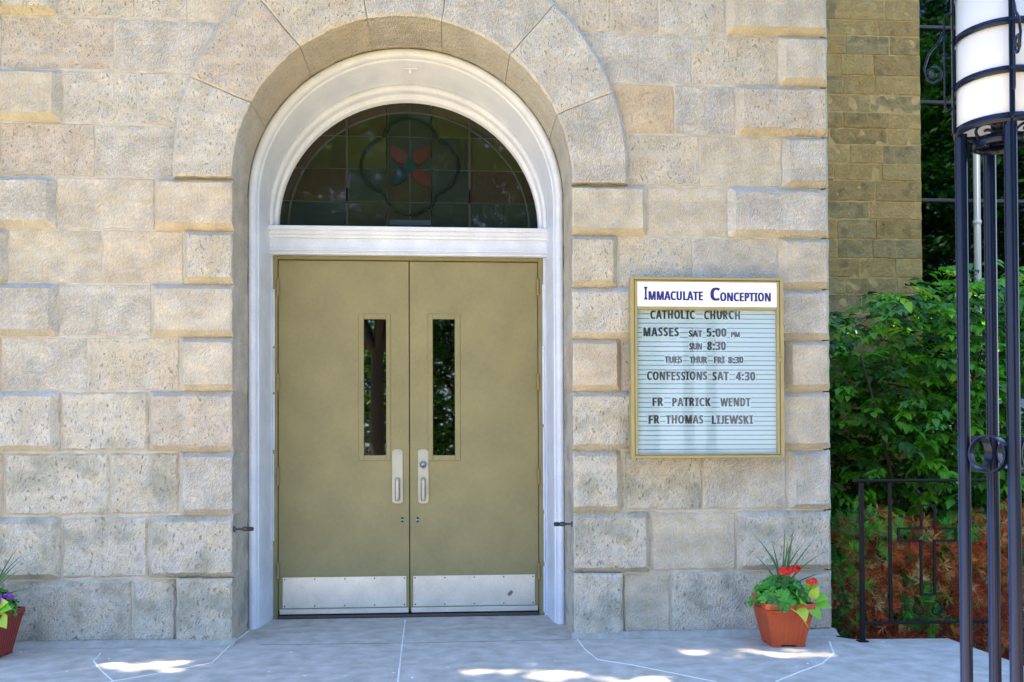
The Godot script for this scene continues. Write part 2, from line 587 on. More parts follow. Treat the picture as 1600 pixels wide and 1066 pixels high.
		put("voussoir", stone_mesh(sh, len_out * 0.88, 0.37, 0.002, bev, 0.004, 0.05), M.stone[[6, 3, 0, 7, 1, 6, 4][k]], tower)
	# backing of mortar behind the joints, with the doorway cut out
	var s := st_new()
	s.set_smooth_group(-1)
	var n := 40
	var zb := -0.0585
	var inner := [Vector2(xl - 0.008, 0.0)]
	for i in n + 1:
		var t := PI - PI * i / n
		inner.append(Vector2(CX + (AX + 0.008) * cos(t), SPRING + (BX + 0.008) * sin(t)))
	inner.append(Vector2(xr + 0.008, 0.0))
	var top := 4.3
	for i in inner.size() - 1:
		var a: Vector2 = inner[i]
		var b: Vector2 = inner[i + 1]
		# front strip from the curve out to the sides or up
		if i == 0: quad(s, Vector3(-CORNER + .045, 0, zb), Vector3(-CORNER + .045, SPRING, zb), Vector3(b.x, b.y, zb), Vector3(a.x, a.y, zb))
		elif i == inner.size() - 2: quad(s, Vector3(a.x, a.y, zb), Vector3(CORNER - .045, SPRING, zb), Vector3(CORNER - .045, 0, zb), Vector3(b.x, b.y, zb))
		else: quad(s, Vector3(a.x, a.y, zb), Vector3(a.x, top, zb), Vector3(b.x, top, zb), Vector3(b.x, b.y, zb))
		# reveal core
		quad(s, Vector3(a.x, a.y, zb), Vector3(b.x, b.y, zb), Vector3(b.x, b.y, -1.0), Vector3(a.x, a.y, -1.0))
	var cl := -CORNER + .045
	var cr := CORNER - .045
	quad(s, Vector3(cl, SPRING, zb), Vector3(cl, top, zb), Vector3(inner[1].x, top, zb), Vector3(inner[1].x, SPRING, zb))
	quad(s, Vector3(inner[n + 1].x, SPRING, zb), Vector3(inner[n + 1].x, top, zb), Vector3(cr, top, zb), Vector3(cr, SPRING, zb))
	put("mortar_bed", st_done(s), M.mortar, tower)
	# upper wall, side walls, roof slab: the tower goes on above the frame
	put("upper_wall", box_mesh(Vector3(cl, 4.31, -3.0), Vector3(cr, 9.5, -0.035), 0.01), M.stone[0], tower)
	put("side_wall", box_mesh(Vector3(cr - 0.4, -0.6, -3.6), Vector3(cr, 4.305, -0.06), 0.01), M.stone[2], tower)
	put("side_wall", box_mesh(Vector3(cl, -0.6, -3.6), Vector3(cl + 0.4, 4.305, -0.06), 0.01), M.stone[2], tower)
	put("inner_wall", box_mesh(Vector3(cl + 0.41, 0.01, -1.5), Vector3(cr - 0.41, 4.305, -1.3), 0.01), M.stone[1], tower)
	build_casing()
	build_transom_window()
	build_doors()
	for a in [[-1.0469, 827.0, 364.0, 1.0], [1.06, 819.0, 893.0, -1.0]]:
		var p := wp(a[2], a[1], -0.06)
		var o := put("door_holder", lathe_mesh([Vector2(0, 0), Vector2(.020, 0), Vector2(.020, .006), Vector2(.008, .010), Vector2(.0075, .05), Vector2(.014, .054), Vector2(.015, .075), Vector2(.010, .085), Vector2(0, .085)], 16), M.screw, tower, Vector3(a[0] + 0.001 * a[3], p.y, -0.06), Vector3(0, 0, -PI / 2 * a[3]))
		put("rubber_tip", lathe_mesh([Vector2(0, .084), Vector2(.013, .084), Vector2(.013, .112), Vector2(.009, .118), Vector2(0, .118)], 16), M.rubber, o)

# a closed run of arches, each given by half width, top, spring height, z; path from y0 up and over
func arch_path(a: float, top: float, cy: float, z: float, y0: float, n := 48) -> Array:
	var b := top - cy
	var pts := []
	var t0 := 0.0
	if y0 < cy: pts.append(Vector3(CX - a, y0, z))
	else: t0 = asin(clampf((y0 - cy) / b, 0, 1))
	if y0 >= cy: pts.append(Vector3(CX - a * cos(t0), y0, z))
	for i in n + 1:
		var t := lerpf(PI - t0, t0, float(i) / n)
		pts.append(Vector3(CX + a * cos(t), cy + b * sin(t), z))
	pts.append(Vector3(CX + a * cos(t0), y0, z))
	return pts

func loft(rings: Array, y0: float) -> ArrayMesh:
	var g := []
	for r in rings: g.append(arch_path(r[0], r[1], r[2], r[3], y0))
	return grid_mesh(g)

func build_casing() -> void:
	var c := put("door_surround", loft([[1.054, 3.886, 2.862, -0.50], [1.053, 3.885, 2.862, -0.462], [1.048, 3.880, 2.86, -0.449], [1.036, 3.868, 2.855, -0.441], [1.020, 3.851, 2.85, -0.441], [1.007, 3.837, 2.848, -0.450], [1.001, 3.829, 2.845, -0.462], [0.998, 3.826, 2.842, -0.478], [0.997, 3.825, 2.842, -0.488], [0.990, 3.818, 2.84, -0.488], [0.989, 3.817, 2.84, -0.492], [0.986, 3.812, 2.835, -0.500], [0.978, 3.775, 2.81, -0.62], [0.972, 3.752, 2.80, -0.735], [0.966, 3.749, 2.80, -0.800], [0.950, 3.749, 2.80, -0.803]], 0.0), M.white, tower)
	# beads round the fan window
	put("window_bead", loft([[0.974, 3.754, 2.80, -0.738], [0.968, 3.745, 2.80, -0.728], [0.957, 3.730, 2.79, -0.724], [0.948, 3.716, 2.785, -0.730], [0.943, 3.708, 2.78, -0.742], [0.942, 3.704, 2.78, -0.752], [0.940, 3.702, 2.775, -0.785], [0.938, 3.698, 2.775, -0.790], [0.925, 3.676, 2.77, -0.792], [0.918, 3.664, 2.766, -0.796], [0.915, 3.658, 2.765, -0.835]], 2.70), M.white, c)
	# transom rail
	var prof := [[2.742, -0.86], [2.742, -0.715], [2.740, -0.712], [2.716, -0.712], [2.712, -0.716], [2.710, -0.728], [2.690, -0.730], [2.680, -0.742], [2.666, -0.746], [2.663, -0.762], [2.592, -0.764], [2.590, -0.752], [2.578, -0.752], [2.576, -0.768], [2.566, -0.768], [2.564, -0.760], [2.553, -0.760], [2.551, -0.764], [2.551, -0.86]]
	var s := st_new()
	s.set_smooth_group(-1)
	for i in prof.size() - 1:
		var p: Array = prof[i]
		var q: Array = prof[i + 1]
		quad(s, Vector3(-0.978, p[0], p[1]), Vector3(0.988, p[0], p[1]), Vector3(0.988, q[0], q[1]), Vector3(-0.978, q[0], q[1]))
	put("transom_rail", st_done(s), M.white, c)
	# sight plate under the crown
	put("alarm_plate", sized(Vector3(0.105, 0.012, 0.03), 0.003), M.white, c, Vector3(0.02, 3.790, -0.56), Vector3(0.25, 0, 0))
	put("alarm_stem", sized(Vector3(0.02, 0.03, 0.014), 0.003), M.white, c, Vector3(0.02, 3.776, -0.57), Vector3(0.25, 0, 0))
	# uneven old paint edge beside the steel frame
	for sg in [-1.0, 1.0]:
		var y := 0.02
		while y < 1.95:
			var h := rng.randf_range(0.30, 0.75)
			var w := rng.randf_range(0.002, 0.009)
			put("filler_strip", sized(Vector3(w + 0.006, h, 0.012), 0.004), M.white, c, Vector3(CX + sg * (0.953 - w * 0.5), y + h * 0.5, -0.802 + rng.randf_range(-.004, .004)))
			y += h + rng.randf_range(0.0, 0.03)

func flat_poly(poly: Array, z: float, back: float) -> ArrayMesh:
	var pv := PackedVector2Array(poly)
	var idx := Geometry2D.triangulate_polygon(pv)
	var s := st_new()
	s.set_smooth_group(-1)
	for k in range(0, idx.size(), 3):
		var t := [pv[idx[k]], pv[idx[k + 1]], pv[idx[k + 2]]]
		if (t[1] - t[0]).cross(t[2] - t[0]) > 0: t = [t[0], t[2], t[1]]
		tri(s, Vector3(t[0].x, t[0].y, z), Vector3(t[1].x, t[1].y, z), Vector3(t[2].x, t[2].y, z))
	var n := pv.size()
	for i in n:
		var a := pv[i]
		var b := pv[(i + 1) % n]
		quad(s, Vector3(a.x, a.y, z), Vector3(b.x, b.y, z), Vector3(b.x, b.y, back), Vector3(a.x, a.y, back))
	return st_done(s)

func glass_mat(r, g, b) -> StandardMaterial3D:
	var m := mat(r, g, b, 0.35)
	m.metallic_specular = 0.15
	return m

func build_transom_window() -> void:
	var w := Node3D.new()
	w.name = "fan_window"
	tower.add_child(w)
	w.set_meta("label", "half-round stained glass window with a quatrefoil and four petals")
	var zg := -0.850
	var cx := CX
	var bottom := 2.735
	var cy := 2.765
	# coloured panes, cut by a cell pattern into leaded pieces
	var half := arch_path(0.93, 3.675, cy, 0.0, bottom, 40)
	var outline := PackedVector2Array()
	for p in half: outline.append(Vector2(p.x, p.y))
	var tint := [[.015, .017, .008], [.013, .017, .010], [.011, .017, .013], [.016, .016, .008], [.012, .017, .012], [.021, .026, .007], [.010, .017, .017], [.019, .015, .008]]
	var mats := []
	for t in tint: mats.append(glass_mat(t[0], t[1], t[2]))
	var xs := [-0.95, -0.437, -0.16, 0.16, 0.432, 0.95]
	var ys := [2.72, 2.95, 3.185, 3.42, 3.70]
	for i in xs.size() - 1:
		for j in ys.size() - 1:
			var cell := PackedVector2Array([Vector2(xs[i] + .003, ys[j] + .003), Vector2(xs[i + 1] - .003, ys[j] + .003), Vector2(xs[i + 1] - .003, ys[j + 1] - .003), Vector2(xs[i] + .003, ys[j + 1] - .003)])
			for q in Geometry2D.intersect_polygons(cell, outline):
				var k := rng.randi() % 5
				if ys[j] < 2.9: k = [2, 6, 2, 4, 1][rng.randi() % 5]
				if (i == 1 and j == 2) or (i == 3 and j == 3) or (i == 4 and j == 2): k = 5
				if (i == 0 and j == 1) or (i == 4 and j == 1) or (i == 1 and j == 3): k = 7
				put("pane", flat_poly(Array(q), zg + rng.randf_range(-.001, .001), zg - 0.005), mats[k], w)
	# lead lines between the pieces
	for j in range(1, ys.size() - 1):
		var yy: float = ys[j]
		var t := asin(clampf((yy - cy) / 0.90, 0, 1))
		var hw := 0.91 * cos(t)
		put("lead_strip", sized(Vector3(hw * 2.0, 0.0035, 0.006), 0.001), M.lead, w, Vector3(cx, yy, zg + 0.001))
	put("lead_strip", sized(Vector3(0.006, 0.90, 0.006), 0.001), M.lead, w, Vector3(cx, 3.19, zg + 0.002))
	# saddle bars
	for x in [-0.437, 0.432]:
		var t := acos(absf(x) / 0.93)
		put("saddle_bar", box_mesh(Vector3(x - 0.011, bottom, zg - .004), Vector3(x + 0.011, cy + 0.905 * sin(t), zg + .018), 0.003), mat(.012, .011, .007, 0.7), w)
	# border
	var ring := arch_path(0.855, 3.592, cy, zg + 0.004, bottom, 48)
	put("border_lead", tube_mesh(ring, 0.0075, 6), M.lead, w)
	# quatrefoil of four arcs
	var qc := wp(640.5, 260, zg)
	var qm := mat(.002, .006, .007, 0.6)
	qm.metallic_specular = 0.2
	for k in 4:
		var a := k * PI / 2
		var c := Vector3(qc.x + cos(a) * 0.148, qc.y + sin(a) * 0.148 * 1.02, zg + 0.006)
		var pts := []
		for i in 21:
			var t := a - 1.95 * 0.5 * 1.17 * 1.0 + 1.95 * 1.17 * i / 20.0
			t = a + lerpf(-1.84, 1.84, i / 20.0)
			pts.append(c + Vector3(cos(t), sin(t), 0) * 0.198)
		# keep only the outward part
		var keep := []
		for p in pts:
			var d: Vector3 = p - qc
			if absf(wrapf(atan2(d.y, d.x) - a, -PI, PI)) <= PI / 4 + 0.05: keep.append(p)
		put("quatrefoil_lead", tube_mesh(keep, 0.012, 6), qm, w)
	# petals
	for k in 4:
		var a := PI / 4 + k * PI / 2
		var poly := []
		for i in 17:
			var t := TAU * i / 16.0
			var l := 0.118 + 0.080 * cos(t)
			var wd := 0.046 * sin(t) * (1.0 + 0.25 * cos(t + PI))
			poly.append(Vector2(qc.x + cos(a) * l - sin(a) * wd, qc.y + sin(a) * l + cos(a) * wd))
		poly.pop_back()
		var col := glass_mat(.038, .013, .010) if k != 2 else glass_mat(.004, .015, .015)
		put("petal", flat_poly(poly, zg + 0.008, zg), col, w)
	var disc := []
	for i in 24: disc.append(Vector2(qc.x + 0.046 * cos(TAU * i / 24), qc.y + 0.049 * sin(TAU * i / 24)))
	put("rosette", flat_poly(disc, zg + 0.011, zg), glass_mat(.004, .020, .016), w)
	var tg := wp(641, 348, zg)
	put("name_plate", box_mesh(Vector3(tg.x - 0.15, tg.y - 0.018, zg), Vector3(tg.x + 0.15, tg.y + 0.018, zg + 0.006), 0.001), mat(.006, .022, .036, 0.6), w)
	# outer storm pane
	var poly := []
	for p in arch_path(0.916, 3.660, cy, 0, bottom, 40): poly.append(Vector2(p.x, p.y))
	put("storm_pane", flat_poly(poly, -0.832, -0.835), M.storm, w)

func build_doors() -> void:
	var zf := -0.800
	var zl := -0.818
	var f := Node3D.new()
	f.name = "steel_door_frame"
	tower.add_child(f)
	put("frame_jamb", box_mesh(Vector3(-0.953, 0.0, -0.90), Vector3(-0.918, 2.551, zf), 0.003), M.olive_frame, f)
	put("frame_jamb", box_mesh(Vector3(0.919, 0.0, -0.90), Vector3(0.957, 2.551, zf), 0.003), M.olive_frame, f)
	put("frame_head", box_mesh(Vector3(-0.9175, 2.524, -0.90), Vector3(0.9185, 2.551, zf), 0.003), M.olive_frame, f)
	put("stop", box_mesh(Vector3(-0.9175, 0.03, -0.93), Vector3(0.9185, 2.523, -0.875), 0.002), M.olive_frame, f)
	put("threshold", box_mesh(Vector3(-0.9175, 0.0, -0.90), Vector3(0.9185, 0.022, -0.79), 0.006), mat(.06, .045, .04, 0.6), f)
	for sg in [-1.0, 1.0]:
		var d := Node3D.new()
		d.name = "door_leaf"
		tower.add_child(d, true)
		d.set_meta("label", ("olive steel door leaf with plain pull plate" if sg < 0 else "olive steel door leaf with keyed pull plate"))
		var xa := -0.9135 if sg < 0 else 0.0045
		var xb := -0.0035 if sg < 0 else 0.9145
		# leaf with an opening for the narrow light: four panels of one skin
		var l0 := wp(568.5 if sg < 0 else 676, 499, zl)
		var l1 := wp(603.5 if sg < 0 else 711, 711.5, zl)
		var s := st_new()
		s.set_smooth_group(-1)
		var yb := 0.052
		var yt := 2.5185
		var zb := -0.87
		# front skin round the opening
		var X := [xa, l0.x, l1.x, xb]
		var Y := [yb, l1.y, l0.y, yt]
		for i in 3:
			for j in 3:
				if i == 1 and j == 1: continue
				quad(s, Vector3(X[i], Y[j], zl), Vector3(X[i], Y[j + 1], zl), Vector3(X[i + 1], Y[j + 1], zl), Vector3(X[i + 1], Y[j], zl))
		quad(s, Vector3(xa, yb, zl), Vector3(xa, yb, zb), Vector3(xa, yt, zb), Vector3(xa, yt, zl))
		quad(s, Vector3(xb, yb, zl), Vector3(xb, yt, zl), Vector3(xb, yt, zb), Vector3(xb, yb, zb))
		quad(s, Vector3(xa, yt, zl), Vector3(xa, yt, zb), Vector3(xb, yt, zb), Vector3(xb, yt, zl))
		quad(s, Vector3(xa, yb, zl), Vector3(xb, yb, zl), Vector3(xb, yb, zb), Vector3(xa, yb, zb))
		put("leaf", st_done(s), M.olive, d)
		# light frame, pane
		var o0 := wp(560 if sg < 0 else 668, 490.5, zl)
		var o1 := wp(610.5 if sg < 0 else 719.5, 720, zl)
		var fr := st_new()
		bevel_box(fr, Vector3(o0.x, o1.y, zl + .0005), Vector3(l0.x, o0.y, zl + .007), 0.004)
		bevel_box(fr, Vector3(l1.x, o1.y, zl + .0005), Vector3(o1.x, o0.y, zl + .007), 0.004)
		bevel_box(fr, Vector3(l0.x, o1.y, zl + .0005), Vector3(l1.x, l1.y, zl + .0069), 0.004)
		bevel_box(fr, Vector3(l0.x, l0.y, zl + .0005), Vector3(l1.x, o0.y, zl + .0069), 0.004)
		put("light_frame", st_done(fr), M.olive, d)
		put("light_pane", box_mesh(Vector3(l0.x - .004, l1.y - .004, zl - .022), Vector3(l1.x + .004, l0.y + .004, zl - .012), 0.001), M.lite_glass, d)
		# hinges
		var hx := -0.9158 if sg < 0 else 0.9168
		for py in [450.0, 598.0, 745.0, 893.0]:
			var hy := wp(434 if sg < 0 else 841, py, zl).y
			var prof := [Vector2(0, -.066), Vector2(.006, -.063), Vector2(.0085, -.055)]
			for k in 5:
				var y0 := -.052 + k * .0212
				prof.append_array([Vector2(.0105, y0), Vector2(.0112, y0 + .003), Vector2(.0112, y0 + .017), Vector2(.0095, y0 + .0195)])
			prof.append_array([Vector2(.0085, .056), Vector2(.006, .064), Vector2(0, .067)])
			put("hinge", lathe_mesh(prof, 12), M.bronze if sg > 0 else M.olive_frame, d, Vector3(hx, hy, zf + 0.004))
		# pull plate with rounded ends
		var pc := wp(621 if sg < 0 else 661.3, 744.5, zl)
		var poly := []
		var hw := 0.037
		var hh := 0.192
		for k in 9: poly.append(Vector2(lerpf(hw, -hw, k / 8.0), hh - 0.014 * pow(absf(k / 4.0 - 1.0), 3.0)))
		for k in 9: poly.append(Vector2(lerpf(-hw, hw, k / 8.0), -hh + 0.014 * pow(absf(k / 4.0 - 1.0), 3.0)))
		var pp := put("pull_plate", flat_poly(poly, 0.008, 0.0), M.alum, d, Vector3(pc.x, pc.y, zl + 0.001))
		var gy := wp(621, 765, zl).y - pc.y
		var g := st_new()
		bevel_box(g, Vector3(-0.0155, gy - 0.072, 0.030), Vector3(0.0155, gy + 0.072, 0.046), 0.006)
		bevel_box(g, Vector3(-0.0145, gy + 0.060, 0.0085), Vector3(0.0145, gy + 0.0805, 0.0425), 0.005)
		bevel_box(g, Vector3(-0.0145, gy - 0.0805, 0.0085), Vector3(0.0145, gy - 0.060, 0.0425), 0.005)
		put("grip", st_done(g), M.alum, pp)
		if sg > 0:
			var ly := wp(661, 726, zl).y - pc.y
			put("lock_cylinder", lathe_mesh([Vector2(0.029, 0), Vector2(0.029, .004), Vector2(.025, .007), Vector2(.0225, .004), Vector2(.0215, .004), Vector2(.021, .009), Vector2(0, .010)], 28), M.alum, pp, Vector3(0, ly, 0.008), Vector3(PI / 2, 0, 0))
			put("key_slot", sized(Vector3(0.004, 0.014, 0.004), 0.001), M.dark_gap, pp, Vector3(0, ly - 0.006, 0.0175))
		# small bolt lock below
		var kc := wp(628.5 if sg < 0 else 652.5, 812.5, zl)
		var kl := put("bolt_lock", lathe_mesh([Vector2(.016, 0), Vector2(.016, .003), Vector2(.011, .006), Vector2(0, .006)], 18), M.alum, d, Vector3(kc.x, kc.y, zl + .0005), Vector3(PI / 2, 0, 0))
		put("bolt_head", lathe_mesh([Vector2(.008, 0), Vector2(.008, .005), Vector2(0, .006)], 12), M.screw, kl, Vector3(0, 0.005, 0.009))
		put("bolt_head", lathe_mesh([Vector2(.009, 0), Vector2(.009, .005), Vector2(0, .006)], 12), M.screw, kl, Vector3(0, 0.005, -0.011))
		# kick plate and screws
		var k0 := wp(441.5 if sg < 0 else 645.5, 901, zl)
		var k1 := wp(635 if sg < 0 else 836, 951, zl)
		var ky1 := 0.288
		var ky0 := 0.073
		var kp := put("kick_plate", box_mesh(Vector3(k0.x, ky0, zl + .0004), Vector3(k1.x, ky1, zl + .004), 0.0012), M.plate, d)
		for i in 5:
			for yy in [ky0 + 0.014, ky1 - 0.014]:
				put("screw", lathe_mesh([Vector2(.0055, 0), Vector2(.004, .002), Vector2(0, .003)], 8), M.screw, kp, Vector3(lerpf(k0.x + .014, k1.x - .014, i / 4.0), yy, zl + .004), Vector3(PI / 2, 0, 0))
		if sg > 0:
			put("stain", flat_poly([Vector2(0, 0), Vector2(.02, .006), Vector2(.034, .03), Vector2(.02, .042), Vector2(.004, .03), Vector2(-.008, .012)], 0.0008, 0), mat(.20, .13, .07, 0.8), kp, Vector3(wp(797, 927, zl).x - .012, wp(797, 927, zl).y - .02, zl + .004))
		# sweep strip
		put("door_sweep", box_mesh(Vector3(xa + 0.006, 0.030, zl + .0004), Vector3(xb - 0.004, 0.0655, zl + .010), 0.003), M.plate, d)

# ---------------------------------------------------------------- notice board
# the glyph widened by two shifted copies, each a hair further forward
func thick(t: TextMesh, shift: float) -> ArrayMesh:
	var s := st_new()
	for k in 3: s.append_from(t, 0, Transform3D(Basis.IDENTITY, Vector3((k - 1) * shift, 0, k * 0.0002)))
	return s.commit()

func word(parent: Node3D, text: String, x0: float, x1: float, ytop: float, ybot: float, z: float, m: Material, depth: float, font: Font, each := true) -> void:
	var A := wp(x0, ybot, z)
	var B := wp(x1, ytop, z)
	var W := B.x - A.x
	var H := B.y - A.y
	var size := 64
	if not each:
		var t := TextMesh.new()
		t.text = text; t.font = font; t.font_size = size; t.pixel_size = 0.001; t.depth = 0.001
		var bb := t.get_aabb()
		var o := put("lettering", thick(t, 0.0024), m, parent)
		o.scale = Vector3(W / bb.size.x, H / bb.size.y, depth / 0.001)
		o.position = Vector3(A.x, A.y, z) - Vector3(bb.position.x * o.scale.x, bb.position.y * o.scale.y, 0)
		return
	# advance widths from the font, then the whole word is fitted to its place
	var adv := [0.0]
	for ch in text: adv.append(adv[-1] + font.get_string_size(ch, HORIZONTAL_ALIGNMENT_LEFT, -1, size).x + 5.0)
	var k: float = W / (adv[-1] - 5.0)
	for i in text.length():
		var ch := text[i]
		var t := TextMesh.new()
		t.text = ch; t.font = font; t.font_size = size; t.pixel_size = 0.001; t.depth = 0.001
		var bb := t.get_aabb()
		var o := put("letter", thick(t, 0.0024), m, parent)
		var full: float = H
		var sy := H / bb.size.y
		if ch == ":": sy = H * 0.72 / bb.size.y
		var cw: float = adv[i + 1] - adv[i] - 5.0
		var sx: float = k / 0.001
		o.scale = Vector3(sx, sy, depth / 0.001)
		var cxp: float = A.x + k * (adv[i] + cw * 0.5)
		o.position = Vector3(cxp - (bb.position.x + bb.size.x * 0.5) * sx, A.y - bb.position.y * sy + rng.randf_range(-.0012, .0012), z)
		# the clear tab the letter is printed on
		var c := put("letter_tab", box_mesh(Vector3(-cw * k * 0.5 - .004, -.008, -0.0006), Vector3(cw * k * 0.5 + .004, full + .008, 0.0004), 0.0002), M.carrier, o)
		c.transform = o.transform.affine_inverse() * Transform3D(Basis.IDENTITY, Vector3(cxp, A.y, z - 0.0008))

func build_board() -> void:
	var b := thing("notice_board", "olive framed glass notice board with black letters, hung on the stone pier", "notice board")
	var z0 := 0.002
	var zf := 0.105
	var A := wp(987, 716.5, zf)
	var B := wp(1224.5, 432.5, zf)
	var ax := A.x
	var bx := B.x
	var ay := 1.122
	var by := 2.249
	put("case", box_mesh(Vector3(ax + .006, ay + .006, z0), Vector3(bx - .006, by - .006, zf - .055), 0.004), M.board_frame, b)
	# outer rails
	var t := 0.022
	put("frame_rail", box_mesh(Vector3(ax, ay, zf - .056), Vector3(ax + t, by, zf), 0.003), M.board_frame, b)
	put("frame_rail", box_mesh(Vector3(bx - t, ay, zf - .056), Vector3(bx, by, zf), 0.003), M.board_frame, b)
	put("frame_rail", box_mesh(Vector3(ax + t, by - t * .7, zf - .056), Vector3(bx - t, by, zf), 0.003), M.board_frame, b)
	put("frame_rail", box_mesh(Vector3(ax + t, ay, zf - .056), Vector3(bx - t, ay + t * .8, zf), 0.003), M.board_frame, b)
	# door of the case, 3 mm off the outer rails
	var g := 0.003
	var dx0 := ax + t + g
	var dx1 := bx - t - g
	var dy0 := ay + t * .8 + g
	var dy1 := by - t * .7 - g
	var zi := zf - 0.006
	var h0 := wp(996.5, 478.5, zf)
	var h1 := wp(1214.5, 441.5, zf)
	var p1 := wp(1210.5, 484.5, zf)
	var stile := 0.020
	var inner_x0 := h0.x
	var inner_x1 := h1.x
	var hy0 := h0.y
	var hy1 := h1.y
	var py1 := p1.y
	var py0 := wp(1100, 708.5, zf).y
	put("door_rail", box_mesh(Vector3(dx0, dy0, zf - .05), Vector3(inner_x0, dy1, zi), 0.003), M.board_frame, b)
	put("door_rail", box_mesh(Vector3(inner_x1, dy0, zf - .05), Vector3(dx1, dy1, zi), 0.003), M.board_frame, b)
	put("door_rail", box_mesh(Vector3(inner_x0, hy1, zf - .05), Vector3(inner_x1, dy1, zi), 0.003), M.board_frame, b)
	put("door_rail", box_mesh(Vector3(inner_x0, py1, zf - .05), Vector3(inner_x1, hy0, zi), 0.003), M.board_frame, b)
	put("door_rail", box_mesh(Vector3(inner_x0, dy0, zf - .05), Vector3(inner_x1, py0, zi), 0.003), M.board_frame, b)
	put("header_panel", box_mesh(Vector3(inner_x0, hy0, zi - .012), Vector3(inner_x1, hy1, zi - .004), 0.001), M.header, b)
	var font := SystemFont.new()
	font.font_names = PackedStringArray(["Droid Sans"])
	font.font_weight = 700
	var heavy := FontVariation.new()
	heavy.base_font = font
	heavy.variation_embolden = 0.0
	var zh := zi - .0035
	word(b, "I", 1007, 1011.2, 448, 468.3, zh, M.navy, 0.001, heavy, false)
	word(b, "MMACULATE", 1013.8, 1098, 455.5, 469, zh, M.navy, 0.001, heavy, false)
	word(b, "C", 1111, 1124, 449.5, 470, zh, M.navy, 0.001, heavy, false)
	word(b, "ONCEPTION", 1125.8, 1204, 457.5, 470.8, zh, M.navy, 0.001, heavy, false)
	# grooved letter board, set back behind the glass
	var zb := 0.066
	var s := st_new()
	s.set_smooth_group(-1)
	var n := 31
	var x0 := inner_x0 - .004
	var x1 := inner_x1 + .004
	var ya := py0 - .004
	var yb := py1 + .006
	var step := (yb - ya) / n
	var back := put("letter_board", box_mesh(Vector3(x0, ya, 0.056), Vector3(x1, yb, zb - .004), 0.001), mat(.03, .04, .045, 0.8), b)
	for i in n:
		var y := ya + i * step
		put("slat", box_mesh(Vector3(x0, y + .0018, zb - .0039), Vector3(x1, y + step - .0018, zb), 0.0012), M.board, back)
	var L := [
		["CATHOLIC", 1016, 1086, 485.4, 498.3], ["CHURCH", 1100, 1157, 486, 499],
		["MASSES", 1004.6, 1061, 512, 525.5], ["SAT", 1076, 1097, 516.5, 526.3], ["5:00", 1104, 1135, 513.3, 526.5], ["PM", 1142, 1156.5, 518.5, 526.8],
		["SUN", 1077, 1097.4, 536.5, 546.5], ["8:30", 1105, 1134, 533.7, 547],
		["TUES", 1039, 1066, 557, 567], ["THUR", 1078, 1105, 557.2, 567.2], ["FRI", 1115.5, 1132.7, 557.4, 567.4], ["8:30", 1137.6, 1161.5, 557.4, 567.5],
		["CONFESSIONS", 1011, 1105, 580.7, 594], ["SAT", 1113, 1138.5, 581, 594.3], ["4:30", 1150, 1180, 581.2, 594.5],
		["FR", 1019, 1036.5, 621.3, 634.6], ["PATRICK", 1050, 1110.7, 621.5, 634.8], ["WENDT", 1126, 1172.4, 621.8, 635],
		["FR", 1013, 1030.5, 649, 662.2], ["THOMAS", 1041, 1099, 649, 662.3], ["LIJEWSKI", 1112, 1176.6, 649.3, 662.6]]
	for l in L: word(b, l[0], l[1], l[2], l[3], l[4], zb + .002, M.letter, 0.0012, heavy)
	put("glass_pane", box_mesh(Vector3(inner_x0 - .002, py0 - .003, zi - .014), Vector3(inner_x1 + .002, py1 + .003, zi - .010), 0.0005), M.pane, b)
	var lk := put("latch", sized(Vector3(0.02, 0.055, 0.012), 0.005), M.board_frame, b, wp(1219, 560, zf))
	put("key_barrel", lathe_mesh([Vector2(.007, 0), Vector2(.007, .008), Vector2(0, .009)], 12), M.bronze, lk, Vector3(0, .008, .004), Vector3(PI / 2, 0, 0))

# ---------------------------------------------------------------- landing and ground
func strip_line(parent: Node, pts: Array, width: float, m: Material, called := "caulk_line") -> void:
	var s := st_new()
	s.set_smooth_group(-1)
	for i in pts.size() - 1:
		var a: Vector3 = pts[i]
		var b: Vector3 = pts[i + 1]
		var k := maxi(2, int(a.distance_to(b) / 0.05))
		for j in k:
			var p := a.lerp(b, float(j) / k)
			var q := a.lerp(b, float(j + 1) / k)
			var d := (q - p).normalized().cross(Vector3.UP)
			var w0 := width * (0.6 + 0.6 * fnoise.get_noise_2d(p.x * 25.0, p.z * 25.0))
			var w1 := width * (0.6 + 0.6 * fnoise.get_noise_2d(q.x * 25.0, q.z * 25.0))
			var h := Vector3(0, 0.003, 0)
			var e := Vector3(0, 0.0003, 0)
			quad(s, p - d * w0 * .4 + h, q - d * w1 * .4 + h, q + d * w1 * .4 + h, p + d * w0 * .4 + h)
			quad(s, p + d * w0 * .4 + h, q + d * w1 * .4 + h, q + d * w1 + e, p + d * w0 + e)
			quad(s, p - d * w0 + e, q - d * w1 + e, q - d * w1 * .4 + h, p - d * w0 * .4 + h)
	put(called, st_done(s), m, parent)

